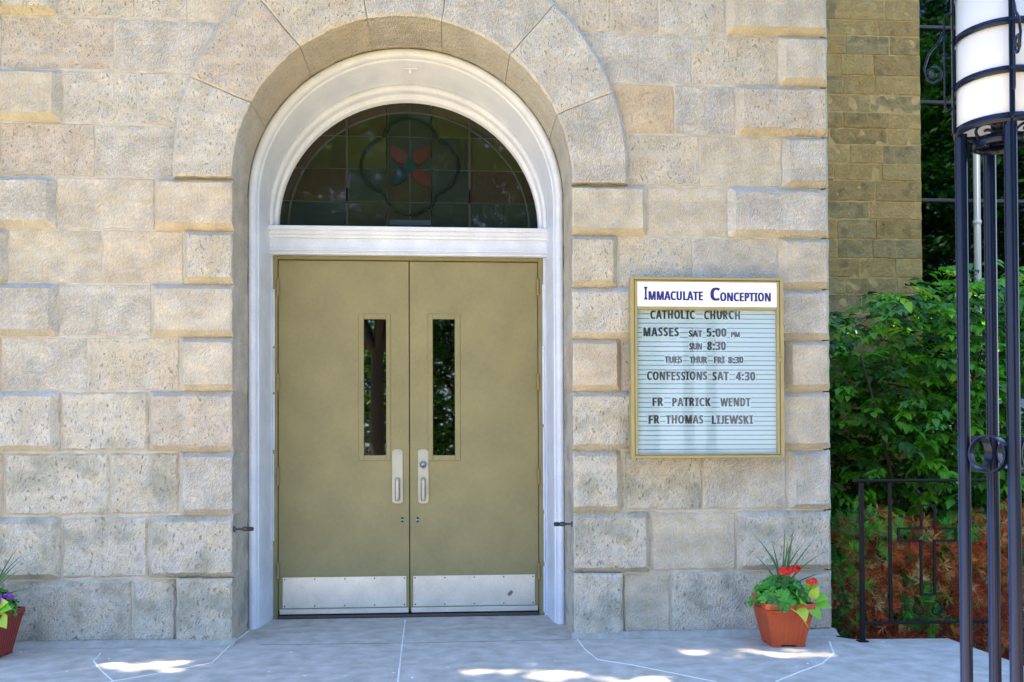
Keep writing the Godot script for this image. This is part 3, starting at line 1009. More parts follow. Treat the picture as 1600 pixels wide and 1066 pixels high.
func build_ground() -> void:
	# far ground sheet
	var gm := PlaneMesh.new()
	gm.size = Vector2(400, 400)
	var g := structure("ground", gm, M.lawn)
	g.position = Vector3(0, -0.55, 0)
	# plaza in front of the steps
	var pz := structure("plaza_paving", box_mesh(Vector3(-16, -0.60, 3.75), Vector3(9, -0.54, 30), 0.01), M.plaza)
	# landing slab with two steps in front
	var L := Node3D.new()
	L.name = "landing"
	add_child(L)
	L.set_meta("kind", "structure")
	# the slab outline: it runs under the doorway and stops short of the wall corner on the garden side
	var poly := PackedVector2Array([Vector2(-3.6, 0.16), Vector2(-2.73, 0.16), Vector2(-2.68, -1.2), Vector2(2.68, -1.2), Vector2(2.70, 0.12), Vector2(2.77, 0.19), Vector2(3.36, 0.215), Vector2(3.44, 3.1), Vector2(-3.6, 3.1)])
	var idx := Geometry2D.triangulate_polygon(poly)
	var s := st_new()
	s.set_smooth_group(-1)
	for k in range(0, idx.size(), 3):
		var t := [poly[idx[k]], poly[idx[k + 1]], poly[idx[k + 2]]]
		if (t[1] - t[0]).cross(t[2] - t[0]) < 0: t = [t[0], t[2], t[1]]
		tri(s, Vector3(t[0].x, 0, t[0].y), Vector3(t[1].x, 0, t[1].y), Vector3(t[2].x, 0, t[2].y))
	for i in poly.size():
		var a := poly[i]
		var b := poly[(i + 1) % poly.size()]
		quad(s, Vector3(a.x, 0, a.y), Vector3(b.x, 0, b.y), Vector3(b.x, -0.5, b.y), Vector3(a.x, -0.5, a.y))
	put("slab", st_done(s), M.concrete, L)
	for k in 3: put("step", box_mesh(Vector3(-3.6, -0.55, 3.101 + 0.30 * k - .3 * 0), Vector3(3.44, -0.145 * (k + 1), 3.40 + 0.30 * k), 0.012), M.concrete, L)
	# caulk lines and a hairline crack
	strip_line(L, [fp(633, 969), fp(628, 1010), fp(621, 1072)], 0.007, M.caulk)
	strip_line(L, [fp(389, 986), fp(362, 1006), fp(331, 1036), fp(262, 1050), fp(176, 1065), fp(150, 1072)], 0.006, M.caulk)
	strip_line(L, [fp(157, 1021), fp(146, 1033), fp(158, 1048), fp(178, 1066)], 0.007, M.caulk)
	strip_line(L, [fp(884, 975), fp(897, 992), fp(914, 1015), fp(934, 1031), fp(990, 1040), fp(1120, 1066)], 0.007, M.caulk)
	strip_line(L, [fp(1211, 1066), fp(1240, 1054), fp(1285, 1037), fp(1303, 1021), fp(1296, 1003)], 0.009, M.caulk)
	strip_line(L, [fp(405, 1008), fp(520, 1007), fp(660, 1005), fp(800, 1002), fp(890, 1000)], 0.0022, mat(.2, .2, .2, .9), "crack")
	# cement fillet along the foot of the wall
	for seg in [[-2.737, -1.02], [1.04, 2.737]]:
		var rows := []
		for prof in [[-0.03, 0.03], [0.006, 0.026], [0.03, 0.012], [0.055, 0.003], [0.075, 0.0005]]:
			var row := []
			for i in 41:
				var x := lerpf(seg[0], seg[1], i / 40.0)
				var w := fnoise.get_noise_2d(x * 14.0, prof[0] * 50.0)
				row.append(Vector3(x, maxf(prof[1] + 0.008 * w * (1.0 if prof[1] > .002 else 0.0), 0.0004), prof[0] + 0.012 * w))
			rows.append(row)
		rows.reverse()
		put("cement_fillet", grid_mesh(rows), M.fillet, L)
	# fallen petals
	var pm := st_new()
	pm.set_smooth_group(-1)
	for p in [[32, 1020], [60, 1036], [104, 1050], [170, 1030], [300, 1020], [455, 1020], [590, 1019], [615, 1052], [540, 1057], [476, 1057], [868, 1034], [1245, 1043], [1262, 1038], [1380, 1004], [960, 1052], [700, 1044], [644, 1060], [420, 1050]]:
		var c := fp(p[0], p[1]) + Vector3(0, 0.003, 0)
		var a := rng.randf() * TAU
		var u := Vector3(cos(a), 0.1, sin(a)) * 0.014
		var v := Vector3(-sin(a), 0.1, cos(a)) * 0.007
		quad(pm, c - u, c + v, c + u, c - v)
	var po := put("fallen_petals", st_done(pm), mat(.8, .8, .78, .7), self)
	tag(po, "tiny white petals scattered over the concrete landing", "petals", "", "stuff")
	# garden bed beside the landing
	var bed := structure("garden_bed", box_mesh(Vector3(2.745, -0.54, -3.6), Vector3(9.0, -0.42, 0.14), 0.02), M.soil)
	structure("garden_bed", box_mesh(Vector3(3.46, -0.54, 0.145), Vector3(9.0, -0.42, 3.7), 0.02), M.soil)

# ---------------------------------------------------------------- nave wing behind the garden
func build_wing() -> void:
	var z := -3.2
	var w := thing("church_wing", "tan rubble stone side wall of the church with tall dark windows", "building")
	var xr := wp(1440, 250, z).x
	var x := 0.0
	put("wall_core", box_mesh(Vector3(2.3, -0.5, z - 0.5), Vector3(xr - .004, 7.4, z - 0.005), 0.004), M.wing_mortar, w)
	var y := 1.6
	while y < 6.6:
		var h := rng.randf_range(0.15, 0.215)
		x = xr
		var first := true
		while x > 3.2:
			var len := rng.randf_range(0.30, 0.62)
			if first: len = rng.randf_range(0.25, 0.55)
			first = false
			var x0 := maxf(x - len, 3.0)
			var x1 := x
			var y0 := y + .004
			var y1 := y + h - .004
			var xx0 := x0 + .004
			var xx1 := x1 - .004
			var sh := func(u, v): return Vector2(lerpf(xx0, xx1, u), lerpf(y0, y1, v))
			var B := side(0.007, 0.006, z - .02)
			put("stone", stone_mesh(sh, xx1 - xx0, y1 - y0, z + rng.randf_range(-.004, .006), {"l": B, "r": B, "b": B, "t": B}, rng.randf_range(.004, .016), 0.05), pick(M.wing), w)
			x = x0
		y += h
	# window wall to the side of the pier
	var zw := z - 0.22
	put("window_pier", box_mesh(Vector3(xr - .1, -0.5, z - .5), Vector3(xr - .0045, 7.4, z - .0122), 0.003), M.wing_mortar, w)
	var dark := mat(.045, .055, .08, 0.02, "", 1.0, 0.0, 1.0)
	var ys := [0.4]
	for py in [313.0, 160.0, 43.0, -90.0]: ys.append(wp(1455, py, zw).y)
	for i in ys.size() - 1:
		var xs := [xr - .05, xr + 1.75, xr + 2.7, xr + 3.5]
		for j in 3:
			put("window_pane", box_mesh(Vector3(xs[j] + .02, ys[i] + .012, zw - .02), Vector3(xs[j + 1] - .02, ys[i + 1] - .012, zw - .01 - .003 * ((i + j) % 2)), 0.001), dark, w)
		put("window_bar", box_mesh(Vector3(xr - .05, ys[i + 1] - .016, zw - .03), Vector3(xr + 3.6, ys[i + 1] + .016, zw + .02), 0.004), mat(.05, .05, .055, .4), w)
	for xx in [xr + 1.75, xr + 2.7]:
		put("window_bar", box_mesh(Vector3(xx - .025, .4, zw - .031), Vector3(xx + .025, 7.2, zw + .018), 0.004), mat(.05, .05, .055, .4), w)
	put("sill_wall", box_mesh(Vector3(xr - .004, -0.5, z - .48), Vector3(xr + 3.6, 0.395, z - .06), 0.01), M.wing[1], w)
	put("lintel", box_mesh(Vector3(xr - .004, 7.21, z - .48), Vector3(xr + 3.6, 8.2, z - .02), 0.01), M.wing[2], w)
	# white drain pipe in front of the windows
	var p0 := wp(1528.5, 478, z - .14)
	var p1 := wp(1528.5, 60, z + .1)
	var d := thing("drain_pipe", "white round drain pipe standing before the dark church windows", "pipe", Vector3(p0.x, -0.42, z - .14))
	put("pipe", lathe_mesh([Vector2(0, 0), Vector2(.034, 0), Vector2(.034, 8.0), Vector2(0, 8.0)], 16), mat(.55, .55, .52, .6), d)
	for yy in [1.5, 3.9, 6.0]: put("bracket", lathe_mesh([Vector2(.034, yy), Vector2(.041, yy), Vector2(.041, yy + .04), Vector2(.034, yy + .04)], 16), M.white, d)

# ---------------------------------------------------------------- railing
func scroll(c: Vector3, r: float, turns: float, start: float, dir: float, n := 26) -> Array:
	var pts := []
	for i in n:
		var t := float(i) / (n - 1)
		var a := start + dir * turns * TAU * t
		var rr := r * (1.0 - 0.72 * t)
		pts.append(c + Vector3(cos(a), sin(a), 0) * rr)
	return pts

func build_railing() -> void:
	var z := 0.262
	var r := thing("iron_railing", "black wrought iron railing with outlined cross at the landing edge", "railing", Vector3.ZERO)
	var xs := wp(1347, 900, z).x
	var xe := wp(1548, 900, z).x
	var yt := wp(1440, 750.5, z).y
	var yb := wp(1440, 973, z).y
	var m: Material = M.black_iron
	put("top_rail", box_mesh(Vector3(wp(1333, 750, z).x, yt - .010, z - .016), Vector3(xe + .03, yt + .008, z + .016), 0.005), m, r)
	put("bottom_rail", box_mesh(Vector3(xs + .0135, yb - .008, z - .010), Vector3(xe - .0135, yb + .008, z + .010), 0.003), m, r)
	for x in [xs, xe]: put("post", box_mesh(Vector3(x - .013, 0.0, z - .013), Vector3(x + .013, yt - .0105, z + .013), 0.003), m, r)
	var foot := put("post_flange", box_mesh(Vector3(xs - .03, 0.0005, z - .03), Vector3(xs + .03, .008, z + .03), 0.003), m, r)
	var bx := wp(1391, 850, z).x
	put("baluster", box_mesh(Vector3(bx - .009, yb + .0085, z - .009), Vector3(bx + .009, yt - .0105, z + .009), 0.002), m, r)
	var bx2 := wp(1508, 850, z).x
	put("baluster", box_mesh(Vector3(bx2 - .009, yb + .0085, z - .009), Vector3(bx2 + .009, yt - .0105, z + .009), 0.002), m, r)
	# outlined cross: a closed path of flat bar
	var X := [1404.0, 1439.5, 1460.5, 1494.0]
	var Y := [790.0, 826.0, 845.0, 929.0]
	var path := [[1, 0], [2, 0], [2, 1], [3, 1], [3, 2], [2, 2], [2, 3], [1, 3], [1, 2], [0, 2], [0, 1], [1, 1]]
	for i in path.size():
		var a: Array = path[i]
		var b: Array = path[(i + 1) % path.size()]
		var p := wp(X[a[0]], Y[a[1]], z)
		var q := wp(X[b[0]], Y[b[1]], z)
		var lo := p.min(q) - Vector3(.0055, .0055, .0085)
		var hi := p.max(q) + Vector3(.0055, .0055, .0085)
		if absf(p.x - q.x) < absf(p.y - q.y):
			lo.z += .0006; hi.z -= .0006
		put("cross_bar", box_mesh(lo, hi, 0.0015), m, r)
	# scrolls above and below the cross
	for sg in [-1.0, 1.0]:
		var c0 := wp(1450 + sg * 9.0, 764, z)
		put("scroll", tube_mesh(scroll(c0 + Vector3(0, .0, 0), 0.040, 0.85, -PI / 2, sg), 0.0055, 6), m, r)
		var c1 := wp(1450 + sg * 12.0, 952, z)
		put("scroll", tube_mesh(scroll(c1, 0.052, 0.9, PI / 2, -sg), 0.0055, 6), m, r)

# ---------------------------------------------------------------- lamp
func build_lamp() -> void:
	var d := ray(1564, 400)
	var flat := Vector3(d.x, 0, d.z)
	var c := Vector3(EYE.x, 0, EYE.z) + flat * 3.6
	var lamp := thing("street_lamp", "tall lamp with white drum shade on four black iron posts tinted with sky reflection", "street lamp", c)
	var R := 0.163
	var rp := 0.140
	var yb := 2.412
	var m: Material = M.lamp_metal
	var cf := Vector3(cam_fwd.x, 0, cam_fwd.z).normalized()
	var cr := Vector3(cam_right.x, 0, cam_right.z).normalized()
	var at := func(deg: float, rad: float) -> Vector3:
		var t := deg_to_rad(deg)
		return cr * (sin(t) * rad) - cf * (cos(t) * rad)
	var angs := [-13.0, -103.0, 167.0, 77.0]
	put("base_plate", lathe_mesh([Vector2(0, 0), Vector2(.26, 0), Vector2(.26, .02), Vector2(.22, .045), Vector2(.18, .05), Vector2(0, .05)], 40), m, lamp)
	for a in angs:
		var p: Vector3 = at.call(a, rp)
		var o := put("post", lathe_mesh([Vector2(.0235, .05), Vector2(.0235, yb + .01)], 18), m, lamp, p)
		put("post_collar", lathe_mesh([Vector2(.0235, .0), Vector2(.031, .0), Vector2(.031, .02), Vector2(.0235, .03)], 18), m, o, Vector3(0, .051, 0))
	# rings between neighbouring posts
	var ry := (EYE + ray(1539.5, 709.5) * 3.55).y
	for k in 4:
		var p: Vector3 = at.call(angs[k], rp)
		var q: Vector3 = at.call(angs[(k + 1) % 4], rp)
		for yy in [ry]:
			var mid := (p + q) * 0.5 + Vector3(0, yy, 0)
			var ex := (q - p).normalized()
			var n := ex.cross(Vector3.UP)
			var rr := (q - p).length() * 0.5 - 0.0245
			var s := st_new()
			s.set_smooth_group(1)
			var N := 40
			for i in N:
				var a0 := TAU * i / N
				var a1 := TAU * (i + 1) / N
				var e0 := ex * cos(a0) + Vector3.UP * sin(a0)
				var e1 := ex * cos(a1) + Vector3.UP * sin(a1)
				var hw := n * 0.016
				s.set_smooth_group(1)
				quad(s, mid + e0 * rr - hw, mid + e0 * rr + hw, mid + e1 * rr + hw, mid + e1 * rr - hw)
				s.set_smooth_group(2)
				quad(s, mid + e0 * (rr - .006) + hw, mid + e0 * (rr - .006) - hw, mid + e1 * (rr - .006) - hw, mid + e1 * (rr - .006) + hw)
				s.set_smooth_group(-1)
				quad(s, mid + e0 * rr + hw, mid + e0 * (rr - .006) + hw, mid + e1 * (rr - .006) + hw, mid + e1 * rr + hw)
				quad(s, mid + e0 * (rr - .006) - hw, mid + e0 * rr - hw, mid + e1 * rr - hw, mid + e1 * (rr - .006) - hw)
			put("ring", st_done(s), m, lamp)
	# shade: a drum of white acrylic, open below
	var top := yb + 0.80
	put("shade", lathe_mesh([Vector2(R - .012, yb + .02), Vector2(R - .012, top), Vector2(R - .016, top), Vector2(R - .016, yb + .02)], 64), M.shade, lamp)
	var bands := [yb, yb + .185, yb + .37, yb + .555, yb + .74]
	for i in bands.size():
		var y: float = bands[i]
		var h := 0.034 if i == 0 else 0.026
		put("band", lathe_mesh([Vector2(R - .007, y), Vector2(R, y), Vector2(R, y + h), Vector2(R - .007, y + h), Vector2(R - .007, y)], 64), m, lamp)
	for a in angs:
		var p: Vector3 = at.call(a, R + .004)
		var turn := atan2(p.x, p.z)
		var o := put("strap", sized(Vector3(.019, .80, .008), .002), m, lamp, Vector3(p.x, yb + .42, p.z), Vector3(0, turn, 0))
		for y in bands: put("rivet", lathe_mesh([Vector2(.006, 0), Vector2(.004, .003), Vector2(0, .004)], 8), m, o, Vector3(0, y + .015 - yb - .42, .004), Vector3(PI / 2, 0, 0))
		# outer bar and scroll standing off the strap
		var s := st_new()
		tube(s, [Vector3(0, -.30, .004), Vector3(0, -.31, .026), Vector3(0, -.30, .03), Vector3(0, .06, .03), Vector3(0, .075, .026), Vector3(0, .08, .004)], .0048, 6)
		put("scroll_bar", st_done(s), m, o)
		var sp := []
		for i in 30:
			var t := i / 29.0
			var an := -PI * 0.5 + t * TAU * 1.25
			var rr := 0.038 * (1.0 - .75 * t)
			sp.append(Vector3(0, -.155 + sin(an) * rr, .072 - cos(an) * rr * .9))
		sp.reverse()
		sp.append_array([Vector3(0, -.18, .095), Vector3(0, -.13, .106), Vector3(0, -.07, .088), Vector3(0, -.03, .05), Vector3(0, .01, .034)])
		put("scroll", tube_mesh(sp, .0052, 6), m, o)
		# bracket scroll below the drum
		var q: Vector3 = at.call(a + 45.0, rp * .62)
		put("bracket_scroll", tube_mesh(scroll(Vector3(0, 0, 0), .05, 1.2, 0.5, 1.0), .006, 6), m, lamp, Vector3(q.x, yb - .01, q.z), Vector3(0.9, turn + .8, 0))
	# ring and socket under the drum
	put("under_ring", lathe_mesh([Vector2(rp - .055, yb - .05), Vector2(rp - .045, yb - .05), Vector2(rp - .045, yb - .015), Vector2(rp - .055, yb - .015), Vector2(rp - .055, yb - .05)], 36), m, lamp)
	for k in 2:
		var e: Vector3 = at.call(angs[k], rp)
		put("cross_bar", sized(Vector3(rp * 2.0, .018, .018), .003), m, lamp, Vector3(0, yb - .012 + k * .003, 0), Vector3(0, atan2(-e.z, e.x), 0))
	put("socket", lathe_mesh([Vector2(0, yb), Vector2(.03, yb), Vector2(.034, yb + .12), Vector2(.02, yb + .13), Vector2(0, yb + .13)], 18), m, lamp)
	put("cap", lathe_mesh([Vector2(R + .01, top), Vector2(R + .012, top + .03), Vector2(.10, top + .10), Vector2(.03, top + .14), Vector2(0, top + .2)], 40), m, lamp)

# ---------------------------------------------------------------- plants
func leaf_shape(L: float, W: float, fold: float, droop: float) -> ArrayMesh:
	# pointed leaf along +z, folded on the midrib
	var s := st_new()
	s.set_smooth_group(1)
	var mids := []
	var lefts := []
	var rights := []
	for i in 5:
		var t := i / 4.0
		var w := W * sin(PI * pow(t, 0.75)) * (1.0 if i > 0 else 0.0)
		var y := -droop * t * t * L
		mids.append(Vector3(0, y, L * t))
		lefts.append(Vector3(-w, y + w * fold, L * t))
		rights.append(Vector3(w, y + w * fold, L * t))
	for i in 4:
		quad(s, lefts[i], lefts[i + 1], mids[i + 1], mids[i])
		quad(s, mids[i], mids[i + 1], rights[i + 1], rights[i])
	return st_done(s)

func multi(called: String, mesh: Mesh, m: Material, xf: Array, parent: Node) -> MultiMeshInstance3D:
	var mm := MultiMesh.new()
	mm.transform_format = MultiMesh.TRANSFORM_3D
	mm.mesh = mesh
	mm.instance_count = xf.size()
	for i in xf.size(): mm.set_instance_transform(i, xf[i])
	var o := MultiMeshInstance3D.new()
	o.multimesh = mm
	o.material_override = m
	o.name = called
	parent.add_child(o, true)
	o.set_meta("kind", "stuff")
	return o

func look(dir: Vector3, up := Vector3.UP, roll := 0.0) -> Basis:
	var z := dir.normalized()
	var x := up.cross(z)
	if x.length() < 0.01: x = Vector3.RIGHT.cross(z)
	x = x.normalized()
	return Basis(x, z.cross(x), z).rotated(z, roll)

func build_shrub(origin_px: Array) -> void:
	var base := Vector3(4.1, -0.42, -1.7)
	var sh := thing("leafy_shrub", "big leafy green shrub growing against the tan stone wall", "shrub", base)
	# stems
	for k in 9:
		var a := TAU * k / 9.0
		var tip := Vector3(cos(a) * rng.randf_range(.5, 1.3), rng.randf_range(1.6, 2.6), sin(a) * rng.randf_range(.2, .7))
		var pts := []
		for i in 6:
			var t := i / 5.0
			pts.append(Vector3(tip.x * t * t + cos(a) * .12, tip.y * t, tip.z * t * t + sin(a) * .12))
		put("stem", tube_mesh(pts, [.024, .021, .018, .014, .010, .006], 6), M.bark, sh)
	var leaf := leaf_shape(.098, .024, .35, .30)
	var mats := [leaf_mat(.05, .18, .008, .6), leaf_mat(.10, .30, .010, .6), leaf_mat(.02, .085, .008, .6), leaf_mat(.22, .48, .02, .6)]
	var xf := [[], [], [], []]
	var singles := []
	# sprays: an outline from the photograph's silhouette gives how high the crown stands at each x
	var tops := [[1300, 482], [1330, 470], [1370, 455], [1410, 432], [1440, 440], [1470, 405], [1500, 400], [1530, 395], [1560, 420], [1600, 415], [1680, 400], [1800, 420]]
	for n in 2700:
		var px := rng.randf_range(1296, 1790)
		var z := lerpf(-0.75, -3.0, pow(rng.randf(), .85))
		var tp := 400.0
		for i in tops.size() - 1:
			if px >= tops[i][0] and px < tops[i + 1][0]:
				tp = lerpf(tops[i][1], tops[i + 1][1], (px - tops[i][0]) / (tops[i + 1][0] - tops[i][0]))
		var f := rng.randf()
		var py := lerpf(tp + 8 + rng.randf() * 14, 880.0, f)
		var c := wp(px, py, -1.7)
		c.z = z
		c.x += (z + 1.7) * 0.15
		if z > -1.0 and f < 0.2: continue
		if c.x < 2.85: c.x = 2.85 + rng.randf() * .1
		var out := Vector3(rng.randf_range(-.8, .5), rng.randf_range(-.25, .25), rng.randf_range(.2, 1.0)).normalized()
		var nl := rng.randi_range(7, 10)
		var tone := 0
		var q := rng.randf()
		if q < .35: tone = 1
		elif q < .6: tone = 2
		elif q < .68 and f < .35: tone = 3  # brighter leaves near the top: sunlit highlights put into the colour
		for k in nl:
			var t := float(k) / nl
			var p := c + out * (t * .20) + Vector3(0, -.05 * t * t, 0)
			var sidev := out.cross(Vector3.UP).normalized() * (1.0 if k % 2 else -1.0)
			var dir := (out * .65 + sidev * rng.randf_range(.5, 1.0) + Vector3(0, rng.randf_range(-.4, .05), 0)).normalized()
			if k == nl - 1: dir = out + Vector3(0, -.2, 0)
			var b := look(dir, Vector3.UP, rng.randf_range(-.35, .35)).scaled(Vector3.ONE * rng.randf_range(.5, 1.35))
			var tr := Transform3D(b, p - base)
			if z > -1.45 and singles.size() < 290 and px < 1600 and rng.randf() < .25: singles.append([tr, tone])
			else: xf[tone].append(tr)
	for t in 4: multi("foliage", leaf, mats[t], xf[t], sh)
	for e in singles:
		var o := put("leaf", leaf, mats[e[1]], sh)
		o.transform = e[0]

func tuft_mesh(L: float, n: int) -> ArrayMesh:
	var s := st_new()
	s.set_smooth_group(-1)
	var r := RandomNumberGenerator.new()
	r.seed = 5
	for k in n:
		var d := Vector3(r.randf_range(-1, 1), r.randf_range(-.9, .9), r.randf_range(-.15, 1.2)).normalized()
		var w := d.cross(Vector3(r.randf_range(-1, 1), r.randf_range(-1, 1), .2)).normalized() * .0020
		var l := L * r.randf_range(.6, 1.1)
		var mid := d * l * .5
		quad(s, -w * .6, mid - w, d * l, mid + w)
	return st_done(s)

func build_yew() -> void:
	var base := Vector3(3.5, -0.42, -0.55)
	var y := thing("yew_bush", "rust brown dying yew bush with few green sprigs behind the railing", "bush", base)
	for k in 7:
		var x := lerpf(-.45, .9, k / 6.0)
		put("stem", tube_mesh([Vector3(x * .6, 0, 0), Vector3(x * .85, .3, rng.randf_range(-.1, .15)), Vector3(x, .62, rng.randf_range(-.2, .25))], [.022, .016, .008], 6), M.bark, y)
	var tuft := tuft_mesh(.062, 24)
	var mats := [leaf_mat(.33, .075, .018, .8), leaf_mat(.50, .20, .06, .8), leaf_mat(.17, .038, .012, .8), leaf_mat(.50, .32, .15, .8), leaf_mat(.05, .26, .022, .6), leaf_mat(.025, .12, .016, .6)]
	var xf := [[], [], [], [], [], []]
	var greens := [[1350, 825, 22], [1405, 818, 26], [1480, 822, 22], [1430, 935, 30], [1420, 955, 30], [1385, 942, 14], [1352, 862, 16], [1345, 800, 14], [1500, 815, 18]]
	for n in 2300:
		var px := rng.randf_range(1306, 1700)
		var top := 812.0 + 14.0 * sin(px * .05) + 10.0 * sin(px * .021 + 1.0)
		if px > 1515: top = 800
		if px > 1560: top = 790
		var py := lerpf(top + rng.randf() * 14, 1040.0, rng.randf())
		var z := rng.randf_range(-.8, -0.05)
		var c := wp(px, py, -.35)
		c.z = z + 0.12 * fnoise.get_noise_2d(c.x * 6.0, c.y * 6.0)
		if c.x < 2.80: c.x = 2.80 + rng.randf() * .05
		c.z = minf(c.z, 0.10)
		var green := px < 1330 + 8.0 * sin(py * .05)
		for g in greens:
			if Vector2(px - g[0], py - g[1]).length() < g[2] and z > -.5: green = true
		var k := 0
		var q := rng.randf()
		if green: k = 4 if q < .55 else 5
		elif q < .42: k = 0
		elif q < .62: k = 1
		elif q < .84: k = 2
		elif q < .92: k = 3
		var b := look(Vector3(rng.randf_range(-.8, .8), rng.randf_range(-.3, .8), rng.randf_range(.1, 1)), Vector3.UP, rng.randf() * TAU).scaled(Vector3.ONE * rng.randf_range(.8, 1.5))
		xf[k].append(Transform3D(b, c - base))
	for t in 6:
		multi("needles", tuft, mats[t], xf[t], y)

func pot_shell(sb: float, st: float, h: float) -> ArrayMesh:
	# square tapered pot with rounded corners, ribbed faces, rim lip and four short feet
	var prof := [[sb * .92, .012], [sb, .014], [sb, .020], [lerpf(sb, st, .78) , h * .80], [lerpf(sb, st, .80) + .006, h * .805], [lerpf(sb, st, .86) + .006, h * .86], [st * .93, h * .875], [st, h * .885], [st, h * .985], [st - .006, h], [st - .022, h], [st - .026, h * .985], [st - .035, h * .88], [.0, h * .86]]
	var s := st_new()
	s.set_smooth_group(-1)
	var n := 64
	var ring := func(w: float, y: float, rib: bool) -> Array:
		var out := []
		for i in n:
			var sidei := i / 16
			var t := (i % 16) / 16.0 * 2.0 - 1.0
			var a := sidei * PI / 2
			var hw := w * .5
			var x := t * hw
			var zz := hw
			# ease the corner
			if absf(t) > .88: zz -= (absf(t) - .88) * hw * .6
			if rib and i % 2 == 0 and absf(t) < .85: zz -= .0022
			out.append(Vector3(x * cos(a) + zz * sin(a), y, -x * sin(a) + zz * cos(a)))
		return out
	var last := []
	for k in prof.size():
		var r: Array = ring.call(prof[k][0], prof[k][1], k in [2, 3])
		if k > 0:
			for i in n: quad(s, last[i], r[i], r[(i + 1) % n], last[(i + 1) % n])
		last = r
	for sx in [-1, 1]:
		for sz in [-1, 1]:
			bevel_box(s, Vector3(sx * sb * .36 - .028, 0, sz * sb * .36 - .028), Vector3(sx * sb * .36 + .028, .015, sz * sb * .36 + .028), .004)
	return st_done(s)

func build_planters() -> void:
	var pot := pot_shell(.205, .305, .262)
	# beside the corner pier: red geraniums
	var c := Vector3(2.292, 0.0, 0.278)
	var t := thing("terracotta_planter", "square terracotta planter of red geraniums and spiky grass by the pier", "planter", c)
	put("pot", pot, M.terracotta, t)
	put("soil", box_mesh(Vector3(-.125, .20, -.125), Vector3(.125, .235, .125), .01), M.soil, t)
	fill_planter(t, true)
	var c2 := Vector3(-2.375, 0.0, 0.235)
	var t2 := thing("terracotta_planter", "square dark red planter with purple petunia and lime leaves", "planter", c2)
	put("pot", pot, M.terracotta_dark, t2)
	put("soil", box_mesh(Vector3(-.125, .20, -.125), Vector3(.125, .235, .125), .01), M.soil, t2)
	fill_planter(t2, false)

func blade(parent: Node3D, a: Vector3, tip: Vector3, bend: Vector3, w: float, m: Material) -> void:
	var s := st_new()
	s.set_smooth_group(1)
	var n := 9
	var L := []
	var R := []
	var C := []
	for i in n + 1:
		var t := float(i) / n
		var p := a.lerp(tip, t) + bend * (4.0 * t * (1.0 - t))
		var ww := w * (1.0 - pow(t, 2.5)) * (0.7 + .3 * t)
		var sd := (tip - a).cross(Vector3(0, 0.2, 1)).normalized() * ww
		L.append(p - sd + Vector3(0, 0, ww * .5)); R.append(p + sd + Vector3(0, 0, ww * .5)); C.append(p)
	for i in n:
		quad(s, L[i], L[i + 1], C[i + 1], C[i])
		quad(s, C[i], C[i + 1], R[i + 1], R[i])
	put("blade", st_done(s), m, parent)

func round_leaf(r: float, lobes := 7) -> ArrayMesh:
	var s := st_new()
	s.set_smooth_group(1)
	var n := lobes * 4
	for i in n:
		var pts := []
		for k in [i, i + 1]:
			var a := lerpf(.25, TAU - .25, float(k) / n) - PI / 2
			var rr := r * (1.0 + .10 * cos(lobes * (a + PI / 2)))
			pts.append(Vector3(cos(a) * rr, r * .22 + .12 * r * cos(lobes * (a + PI / 2)), sin(a) * rr))
		tri(s, Vector3.ZERO, pts[1], pts[0])
	return st_done(s)

func floret_head(n: int, r: float, size: float) -> ArrayMesh:
	var s := st_new()
	s.set_smooth_group(-1)
	for k in n:
		var v := Vector3(rng.randf_range(-1, 1), rng.randf_range(-.35, 1), rng.randf_range(-1, 1)).normalized()
		var c := v * r * rng.randf_range(.8, 1.05) * Vector3(1.15, .8, 1.15)
		var b := look(v, Vector3(rng.randf(), .3, rng.randf()))
		for p in 5:
			var a := TAU * p / 5.0 + k
			var e := b.x * cos(a) + b.y * sin(a)
			var f := b.x * cos(a + .55) + b.y * sin(a + .55)
			var g := b.x * cos(a - .55) + b.y * sin(a - .55)
			quad(s, c, c + g * size * .7 + v * size * .25, c + e * size + v * size * .2, c + f * size * .7 + v * size * .25)
	return st_done(s)

